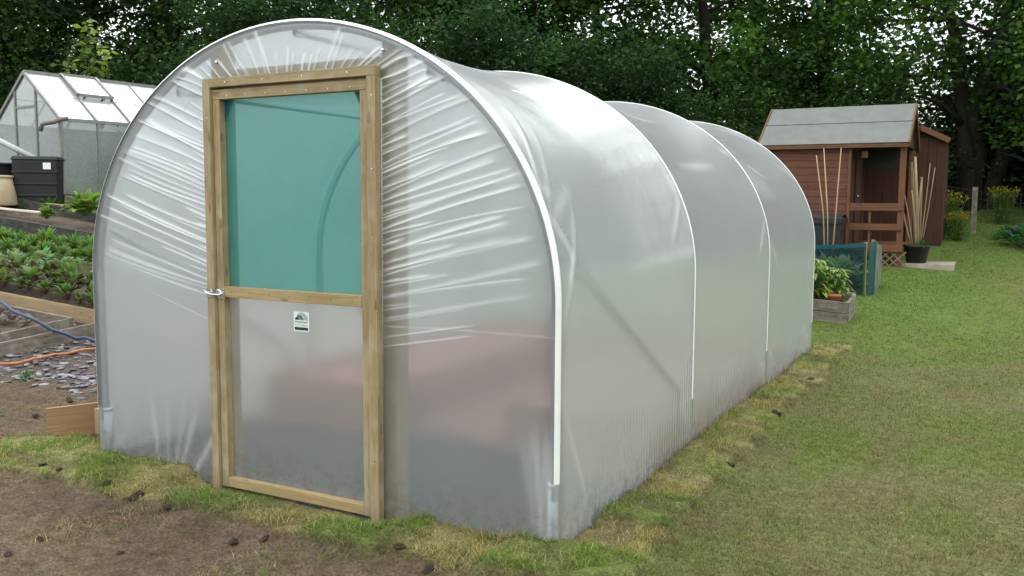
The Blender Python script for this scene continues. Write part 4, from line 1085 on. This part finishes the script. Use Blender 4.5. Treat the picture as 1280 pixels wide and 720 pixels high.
# paving slab, pot, canes
tag(MB().box(1.72, 2.56, 11.48, 12.45, .50, .60).build('paving_slab', M['slab'], None, .008, shift=(2.1, 11.9, .5)), 'flat pale concrete slab on the grass beside the veranda', 'paving slab')
potc = (2.03, 11.62, .602)
b = MB(); b.lathe([(.13, 0), (.14, .01), (.185, .24), (.20, .245), (.20, .275), (.175, .275), (.165, .2)], 22)
o = tag(b.build('plant_pot', M['blackplastic']), 'black pot holding the cane bundle on the concrete slab', 'pot'); o.location = potc
plant('weed', 'pot_weed', potc[0]+.06, potc[1]-.05, potc[2]+.22, .8, 'small grey-green weed growing in the black pot of canes', 'weed')
canes = [(.02, 0, 1.72, -.12, .024), (.0, .04, 1.62, -.16, .022), (.05, .03, 1.35, -.02, .02), (-.04, .02, 1.5, -.08, .018), (.07, -.03, 1.6, .10, .009), (.08, .02, 1.52, .18, .008), (-.08, -.02, 1.02, -.26, .013), (-.06, -.05, 1.45, -.30, .011), (.03, -.06, 1.25, .0, .015), (.0, -.03, 1.1, -.13, .014)]
for i, (ox, oy, hh, lean, r) in enumerate(canes):
    hh *= .82; ox *= .7; a = Vector((potc[0]+ox, potc[1]+oy, potc[2]+.20)); c = a+Vector((lean*.8, random.uniform(-.05, .05), hh)); mid = (a+c)/2+Vector((random.uniform(-.02, .02), 0, 0))
    o = MB().tube([a, (a+mid)/2, mid, (c+mid)/2, c], [r, r*.97, r*.92, r*.86, r*.8], 7).build('bamboo_cane', M['bamboo_dark'] if i % 3 else M['bamboo'], None, shift=a)
    tag(o, 'dry bamboo cane bundled with others in the black pot', 'cane', 'canes in the black pot')
# three canes standing by the cage
for (x0, y0, x1, z1, lab) in [(.965, 10.35, .72, 2.20, 'leaning left bamboo cane of the three before the cladding'), (1.0, 10.35, .82, 2.30, 'tallest middle bamboo cane of the three before the cladding'), (1.03, 10.35, 1.06, 2.30, 'right bamboo cane of the three, leaning towards the veranda')]:
    z0_ = gz1(x0, y0)
    tag(MB().tube([(x0-.05, y0, z0_-.1), (x0-.02+(x1-x0)*.4, y0, z0_+.9), (x1, y0, z1)], [.011, .010, .007], 7).build('bamboo_cane', M['bamboo'], None, shift=(x0, y0, z0_)), lab, 'cane')
# black storage box by the wall
bx = empty('storage_box', (.72, 10.95, .42), 'black plastic storage box against the summerhouse wall', 'box')
zb_ = gz1(.6, 11.0)
b = MB(); b.bar((.50, 11.02, zb_-.05), (.50, 11.02, 1.27), 1.0, .5, (0, 1, 0), w1=1.06, t1=.54); b.build('body', M['bin'], bx, .02, shift=(.72, 10.95, .42))
b = MB(); P = [[(-.05+1.1*u/10, 10.72+.6*v/6, 1.276+.07*math.sin(PI*u/10)*.4+.06*math.sin(PI*v/6)) for u in range(11)] for v in range(7)]
b.sheet(P); b.box(-.05, 1.05, 10.715, 10.735, 1.2, 1.278); b.box(1.04, 1.058, 10.73, 11.32, 1.2, 1.278); b.build('lid', M['bin'], bx, 0, shift=(.72, 10.95, .42))
# net cage
zc = gz1(1.72, 9.06)
cage = empty('net_cage', (1.68, 9.1, zc), 'blue-green netted crop cage with timber posts and drooping top edge', 'net cage')
csh = (1.68, 9.1, zc)
CX0, CX1, CY0, CY1 = -.3, 1.66, 9.1, 9.95
posts = [(1.60, CY0, .70), (CX1+.01, CY0+.14, .72), (CX1+.01, CY1, .55), (.6, CY0, .60), (CX0, CY0, .7), (CX0, CY1, .5)]
for (x, y, hh) in posts:
    z_ = gz1(x, y); b = MB(); b.bar((x, y, z_-.1), (x, y, z_+hh), .036, .032, (0, 1, 0)); b.build('post', M['pine_pale'], cage, .003, shift=csh)
def netpanel(pa, pb, ha, hb, sag, out, name, m, nz=14, nx=40, z0=None, z1=None):
    P = []
    for k in range(nz+1):
        row = []
        for i in range(nx+1):
            u = i/nx; x = pa[0]+(pb[0]-pa[0])*u; y = pa[1]+(pb[1]-pa[1])*u; zg = gz1(x, y)
            top_ = ha+(hb-ha)*u-sag*4*u*(1-u); lo_ = 0. if z0 is None else top_+z0; hi_ = top_ if z1 is None else top_+z1
            z_ = lo_+(hi_-lo_)*k/nz
            wv = .018*(float(fbm(u*9, k*.35, 401, 3))-.5)
            row.append((x+out[0]*(.006+wv), y+out[1]*(.006+wv), zg+z_))
        P.append(row)
    b = MB(); b.sheet(P); return b.build(name, m, cage, shift=csh)
netpanel((CX0, CY0-.03), (1.61, CY0-.03), .66, .69, .085, (0, -1), 'net_front', M['cage_net'])
netpanel((CX0, CY0-.045), (1.61, CY0-.045), .66, .69, .085, (0, -1), 'net_hem', M['cage_hem'], nz=2, z0=-.04, z1=.01)
netpanel((1.635, CY0-.02), (CX1+.05, CY0+.12), .70, .73, .01, (.5, -.8), 'net_corner', M['cage_corner'], nx=10)
netpanel((CX1+.045, CY0+.13), (CX1+.045, CY1), .72, .55, .04, (1, 0), 'net_side', M['cage_net'], nx=20)
netpanel((CX0, CY1), (CX1, CY1), .45, .5, .05, (0, 1), 'net_back', M['cage_net'])
for k, (x, y, s) in enumerate([(.2, 9.45, 1.7), (.55, 9.5, 1.9), (.85, 9.42, 1.6), (1.1, 9.55, 1.8), (1.35, 9.5, 1.5), (.75, 9.8, 1.9), (1.2, 9.85, 1.7)]):
    plant('brassica', 'cabbage_plant', x, y, gz1(x, y), s, 'leafy brassica growing inside the blue-green net cage', 'vegetable', 'brassicas inside the net cage')
# timber box with pepper plant and terracotta pot
plank_bed('raised_bed', [(.35, 7.48), (1.62, 7.48), (1.62, 8.05), (.35, 8.05)], .27, .035, M['plank_grey'], M['soil'], 'small grey weathered timber box bed at the tunnel far corner', soil_drop=.10, rows=2)
for (x, y, s, lab) in [(1.18, 7.72, 1.25, 'pale green bushy pepper plant nearest the tunnel in the grey box'), (1.42, 7.8, .95, 'pale green pepper plant in the right half of the grey box'), (.85, 7.8, 1.3, 'pale green pepper plant half hidden behind the tunnel')]:
    plant('pepper', 'pepper_plant', x, y, gz1(x, y)+.12, s, lab, 'vegetable')
b = MB(); b.lathe([(.06, 0), (.085, .13), (.095, .135), (.095, .16), (.08, .16)], 16)
o = tag(b.build('flower_pot', M['terracotta']), 'terracotta pot sunk in the grey box bed', 'pot'); o.location = (1.44, 7.62, gz1(1.4, 7.6)+.13)

# ------------------------------------------------------------------ trees and background planting
def cluster_leaves(centers, per, spread, lsize, cols, rr):
    """many leaf blades in clumps; returns V,F,C"""
    n = len(centers)*per
    c = np.repeat(np.asarray(centers), per, 0); k = rr.random(n)
    off = rr.normal(0, 1, (n, 3)); off /= np.linalg.norm(off, axis=1, keepdims=True)
    p = c+off*(np.asarray(spread)*np.cbrt(rr.random((n, 1))))
    d = rr.normal(0, 1, (n, 3)); d[:, 2] = d[:, 2]*.5-.25; d /= np.linalg.norm(d, axis=1, keepdims=True)
    s = np.cross(d, rr.normal(0, 1, (n, 3))+np.array([0, 0, 1.2])); s /= np.linalg.norm(s, axis=1, keepdims=True)
    nrm = np.cross(s, d); L_ = lsize*rr.uniform(.6, 1.35, (n, 1)); w_ = L_*.32
    v0 = p; v1 = p+d*L_*.5+s*w_+nrm*w_*.25; v2 = p+d*L_; v3 = p+d*L_*.5-s*w_+nrm*w_*.25
    V = np.stack([v0, v1, v2, v3], 1).reshape(-1, 3)
    F = np.arange(n*4).reshape(-1, 4)
    ci = np.repeat(rr.integers(0, len(cols), len(centers)), per)
    C = np.asarray(cols)[ci]*np.repeat(rr.uniform(.5, 1.5, len(centers)), per)[:, None]*rr.uniform(.75, 1.25, (n, 1)); C = np.repeat(C, 4, 0)
    return V, F, C

def make_tree(seed, height, rad, base, trunk_r, cols, nclump=275, per=72, lsize=.16, stems=1, name='tree', spread=.55, gap=None):
    rr = np.random.default_rng(seed); root = bpy.data.objects.new(name, None); COL.objects.link(root)
    b = MB(); centers = []
    for s_ in range(stems):
        a0 = rr.uniform(0, 6.28); lean = (0.05 if stems == 1 else .16)
        pts = []; p = np.array([0., 0, -.3])+(0 if stems == 1 else 1)*np.array([math.cos(s_*2.3), math.sin(s_*2.3), 0])*trunk_r*1.1
        dirv = np.array([math.cos(a0)*lean, math.sin(a0)*lean, 1.])
        nseg = 10
        for k in range(nseg+1):
            pts.append(p.copy()); p = p+dirv*(height*.9/nseg)+np.array([rr.normal(0, .10), rr.normal(0, .10), 0])
        rs = [trunk_r*(1.35 if k == 0 else 1)*(1-.085*k) for k in range(nseg+1)]
        b.tube(pts, rs, 10)
        nl = int(16/stems)+4
        for q in range(nl):
            t = rr.uniform(.16, .98); i = min(int(t*nseg), nseg-1); o_ = pts[i]+(pts[i+1]-pts[i])*(t*nseg-i)
            az = rr.uniform(0, 6.28); ln = rad*(1.05-.55*abs(t-.45))*rr.uniform(.6, 1.0); el = rr.uniform(.0, .7)
            lp = []; dv = np.array([math.cos(az)*math.cos(el), math.sin(az)*math.cos(el), math.sin(el)])
            for k in range(6):
                lp.append(o_.copy()); o_ = o_+dv*ln/5; dv = dv+np.array([rr.normal(0, .12), rr.normal(0, .12), -.05-.03*k]); dv /= np.linalg.norm(dv)
            r0 = rs[i]*.42; b.tube(lp, [max(.008, r0*(1-.17*k)) for k in range(6)], 6)
            for k in range(2, 6):
                for z_ in range(2): centers.append(lp[k]+rr.normal(0, .45, 3))
    # fill the crown volume unevenly
    while len(centers) < nclump:
        q = rr.normal(0, 1, 3); q /= np.linalg.norm(q); f_ = np.cbrt(rr.uniform(.12, 1))
        c = np.array([q[0]*rad*f_, q[1]*rad*f_, base+(height-base)*(.5+.5*q[2]*f_)])
        if vnoise(c[0]*.75+seed*3, c[2]*.75+c[1]*.4, seed) > .36: centers.append(c)
    centers = np.array(centers); centers = centers[centers[:, 2] > base*.8]
    if gap is not None:
        lt = centers[:, 0]*.88+centers[:, 1]*.474
        centers = centers[~((lt > gap[0]) & (lt < gap[1]) & (centers[:, 2] > gap[2]) & (centers[:, 2] < gap[3]))]
    V, F, C = cluster_leaves(centers, per, spread, lsize, cols, rr)
    b.build('trunk', M['bark'], root)
    npmesh('crown', V, F, M['tree_leaf'], root, col=C)
    return root

DK = [(.026, .055, .014), (.036, .078, .018), (.020, .042, .014), (.048, .098, .022)]
MD = [(.042, .10, .020), (.062, .135, .028), (.032, .072, .02), (.08, .16, .034)]
CF = [(.022, .055, .018), (.032, .074, .022), (.018, .042, .017)]
TREES = {
    'A': make_tree(1, 8.6, 3.3, 1.6, .26, DK, name='broadleaf_tree'),
    'B': make_tree(2, 9, 3.6, 2.6, .30, MD, name='broadleaf_tree', nclump=195),
    'C': make_tree(3, 8.4, 2.9, .5, .22, DK, name='broadleaf_tree', lsize=.14),
    'D': make_tree(4, 9.2, 3.7, 3.0, .22, MD, name='broadleaf_tree', stems=3, lsize=.15, per=90, nclump=330, spread=.7, gap=(-1.45, -.45, 2.0, 6.4)),
    'E': make_tree(5, 4.6, 2.0, .25, .07, CF, nclump=200, per=70, lsize=.11, name='dense_bush', stems=3, spread=.42),
    'F': make_tree(6, 2.3, 1.5, .0, .04, DK, nclump=150, per=46, lsize=.10, name='undergrowth_bush', stems=3, spread=.36),
}
used_t = set()
def put(kind, x, y, s, rz, label, cat='tree', group=None, sz=1.0):
    o = TREES[kind]
    if kind in used_t: o = copy_tree(o)
    used_t.add(kind)
    for q in ('group',):
        if q in o: del o[q]
    o.location = (x, y, tz(x, y)-.1); o.rotation_euler = (0, 0, rz); o.scale = (s, s, s*sz)
    return tag(o, label, cat, group)
def at(u, D): # horizontal placement from bearing (in photo columns) and distance
    l = (u-640)/1121.77*D
    return 3.08-.474*D+.88*l, -3.41+.88*D+.474*l
rt_ = random.Random(3)
for (u, D, kind, s, sz, lab) in [
        (-170, 23, 'A', 1.0, 1, 'dark tree beyond the left edge of the greenhouse'),
        (-10, 21, 'C', 1.05, 1, 'dense dark tree behind the greenhouse gable peak'),
        (130, 24, 'A', 1.05, 1, 'dark tree rising behind the middle of the greenhouse roof'),
        (235, 22.5, 'C', .95, 1, 'dark tree with sky gaps at the far end of the greenhouse'),
        (340, 25, 'B', .95, 1, 'mid green tree behind the left shoulder of the tunnel'),
        (455, 22, 'C', 1.0, 1, 'dark tree just right of the tunnel peak'),
        (560, 24, 'A', 1.0, 1, 'dark tree above the nearest tunnel bay'),
        (665, 22.5, 'A', .95, 1, 'dark tree above the second white hoop'),
        (765, 25, 'B', .95, 1, 'mid green tree behind the middle of the tunnel'),
        (897, 23, 'B', .92, 1, 'tall tree with thick straight trunk left of the summerhouse roof'),
        (942, 27, 'A', 1.1, 1, 'dark tree trunk close to the left end of the summerhouse roof'),
        (1022, 24, 'B', .85, 1, 'leafy tree directly above the summerhouse roof'),
        (1215, 19.5, 'D', .95, 1, 'big multi-stemmed tree standing right of the sheds'),
        (1370, 21, 'B', 1.0, 1, 'mid green tree at the right edge of the view'),
        (1325, 17.5, 'B', .82, 1, 'leafy tree overhanging the top right corner of the view')]:
    x, y = at(u, D); put(kind, x, y, s, 0 if kind == 'D' else rt_.uniform(0, 6.28), lab, 'tree', None, sz)
# outer trees that only show reflected in the film or from a step aside
for (u, D, kind) in [(1560, 22, 'A'), (1800, 26, 'C'), (-420, 24, 'B')]:
    x, y = at(u, D); put(kind, x, y, 1.0, rt_.uniform(0, 6), 'dark tree outside the side edge of the view', 'tree', 'trees beyond the sides of the view')
for (u, D, s, lab) in [(455, 17.5, .85, 'dense dark bush behind the tunnel peak'), (560, 17, .9, 'dense dark bush behind the nearest roof bay'), (660, 17.5, .82, 'dense dark bush behind the second hoop'),
                       (755, 18, .75, 'dense dark bush behind the third hoop'), (840, 18.5, .6, 'low dense bush behind the far end of the tunnel'), (300, 19, .9, 'dense dark bush behind the tunnel left shoulder')]:
    x, y = at(u, D); put('E', x, y, s, rt_.uniform(0, 6), lab, 'bush')
for i, (u, D, s) in enumerate([(-120, 19, 1.1), (-30, 18.5, 1.0), (60, 20, 1.1), (150, 19.5, 1.2), (220, 20, 1.1), (880, 20, 1.0), (960, 21, 1.0), (1040, 20, 1.0), (1100, 19.5, .8), (1205, 22, .75), (1250, 21.5, 1.2), (1290, 20.5, 1.3), (1350, 19.5, 1.2), (1260, 25, 1.5), (1420, 19, 1.2)]):
    x, y = at(u, D); put('F', x, y, s, rt_.uniform(0, 6), 'low dark bush in the undergrowth below the trees', 'bush', 'undergrowth bushes below the trees')
# far woodland mass behind the first row
rr = np.random.default_rng(77); cs_ = []
for k in range(1350):
    u = rr.uniform(-500, 1800); D = rr.uniform(30, 40); x, y = at(u, D); z = tz(x, y)+rr.uniform(0, 1)**1.2*(3.6+1.8*vnoise(u/90., 3.3, 5))
    if 1120 < u < 1200 and z > 3.6: continue
    cs_.append((x, y, z))
V, F, C = cluster_leaves(np.array(cs_), 42, 1.1, .34, [(.018, .034, .013), (.024, .045, .015)], rr)
tag(npmesh('far_woodland', V, F, M['tree_leaf'], col=C), 'dark wood seen as one mass behind the nearer trees', 'woodland', kind='stuff')
# saplings above the greenhouse
SAP = [(.17, .24, .06), (.22, .28, .08), (.13, .20, .05)]
for (u, D, h, lab) in [(120, 17.6, 2.9, 'taller pale yellow-green sapling showing above the greenhouse ridge'), (143, 17.8, 2.45, 'shorter pale sapling at the right above the greenhouse ridge'), (100, 17.9, 2.2, 'low pale green shoot just over the greenhouse ridge')]:
    x, y = at(u, D); root = empty('sapling', (x, y, tz(x, y)), lab, 'sapling'); rr = np.random.default_rng(int(u))
    MB().tube([(0, 0, -.1), (.03, 0, h*.5), (.0, .02, h)], [.016, .012, .005], 6).build('stem', M['bark'], root)
    cc = [(rr.normal(0, .10), rr.normal(0, .10), h*(.55+.47*k/9)) for k in range(10)]
    V, F, C = cluster_leaves(np.array(cc), 11, .15, .15, SAP, rr); npmesh('crown', V, F, M['leaf'], root, col=C)
# far right: fence, goldenrod, hosta
fx = [at(1216, 16.6), at(1335, 15.6), at(1120, 18.2), at(1460, 14.8)]
wf = empty('wire_fence', (fx[0][0], fx[0][1], tz(*fx[0])), 'wire mesh fence on grey timber posts beneath the trees', 'fence'); wsh = tuple(wf.location)
for (x, y) in fx:
    z_ = tz(x, y); MB().bar((x, y, z_-.2), (x, y, z_+.85), .09, .09, (0, 1, 0)).build('post', M['plank_grey'], wf, .006, shift=wsh)
b = MB(); order = [fx[2], fx[0], fx[1], fx[3]]
for a, c in zip(order, order[1:]):
    for k in range(6):
        z_ = .08+k*.14; b.tube([(a[0], a[1]-.05, tz(*a)+z_), (c[0], c[1]-.05, tz(*c)+z_)], .0022, 4)
    for k in range(14):
        t = k/14; x, y = a[0]+(c[0]-a[0])*t, a[1]+(c[1]-a[1])*t; b.tube([(x, y-.05, tz(x, y)+.06), (x, y-.05, tz(x, y)+.80)], .0018, 4)
b.build('mesh_wire', M['wire'], wf, shift=wsh)
for (u, D, kind, nm, s, lab, cat) in [(1180, 16.4, 'goldenrod', 'goldenrod_plant', .95, 'yellow-topped goldenrod clump at the corner of the tall shed', 'plant'), (1196, 15.9, 'goldenrod', 'goldenrod_plant', .55, 'low yellow-green clump right of the goldenrod', 'plant'),
                                      (1250, 17.6, 'goldenrod', 'goldenrod_plant', .8, 'yellow flowering clump behind the wire fence', 'plant'), (1275, 15.4, 'hosta', 'comfrey_plant', 1.0, 'blue-green broad-leaved clump at the right edge', 'plant'), (1258, 16.0, 'hosta', 'comfrey_plant', .7, 'smaller blue-green clump nearer the fence post', 'plant'),
                                      (1300, 15.0, 'hosta', 'comfrey_plant', .9, 'broad-leaved clump just past the right edge', 'plant')]:
    x, y = at(u, D); plant(kind, nm, x, y, tz(x, y), s, lab, cat)

# ------------------------------------------------------------------ render settings
scene.view_settings.view_transform = 'Standard'; scene.view_settings.look = 'None'; scene.view_settings.exposure = 0; scene.view_settings.gamma = 1
scene.render.engine = 'CYCLES'
cy = scene.cycles
cy.max_bounces = 10; cy.diffuse_bounces = 4; cy.glossy_bounces = 4; cy.transmission_bounces = 8; cy.transparent_max_bounces = 14
cy.use_denoising = True; cy.sample_clamp_indirect = 6; cy.caustics_reflective = False; cy.caustics_refractive = True
try: cy.denoiser = 'OPENIMAGEDENOISE'
except Exception: pass
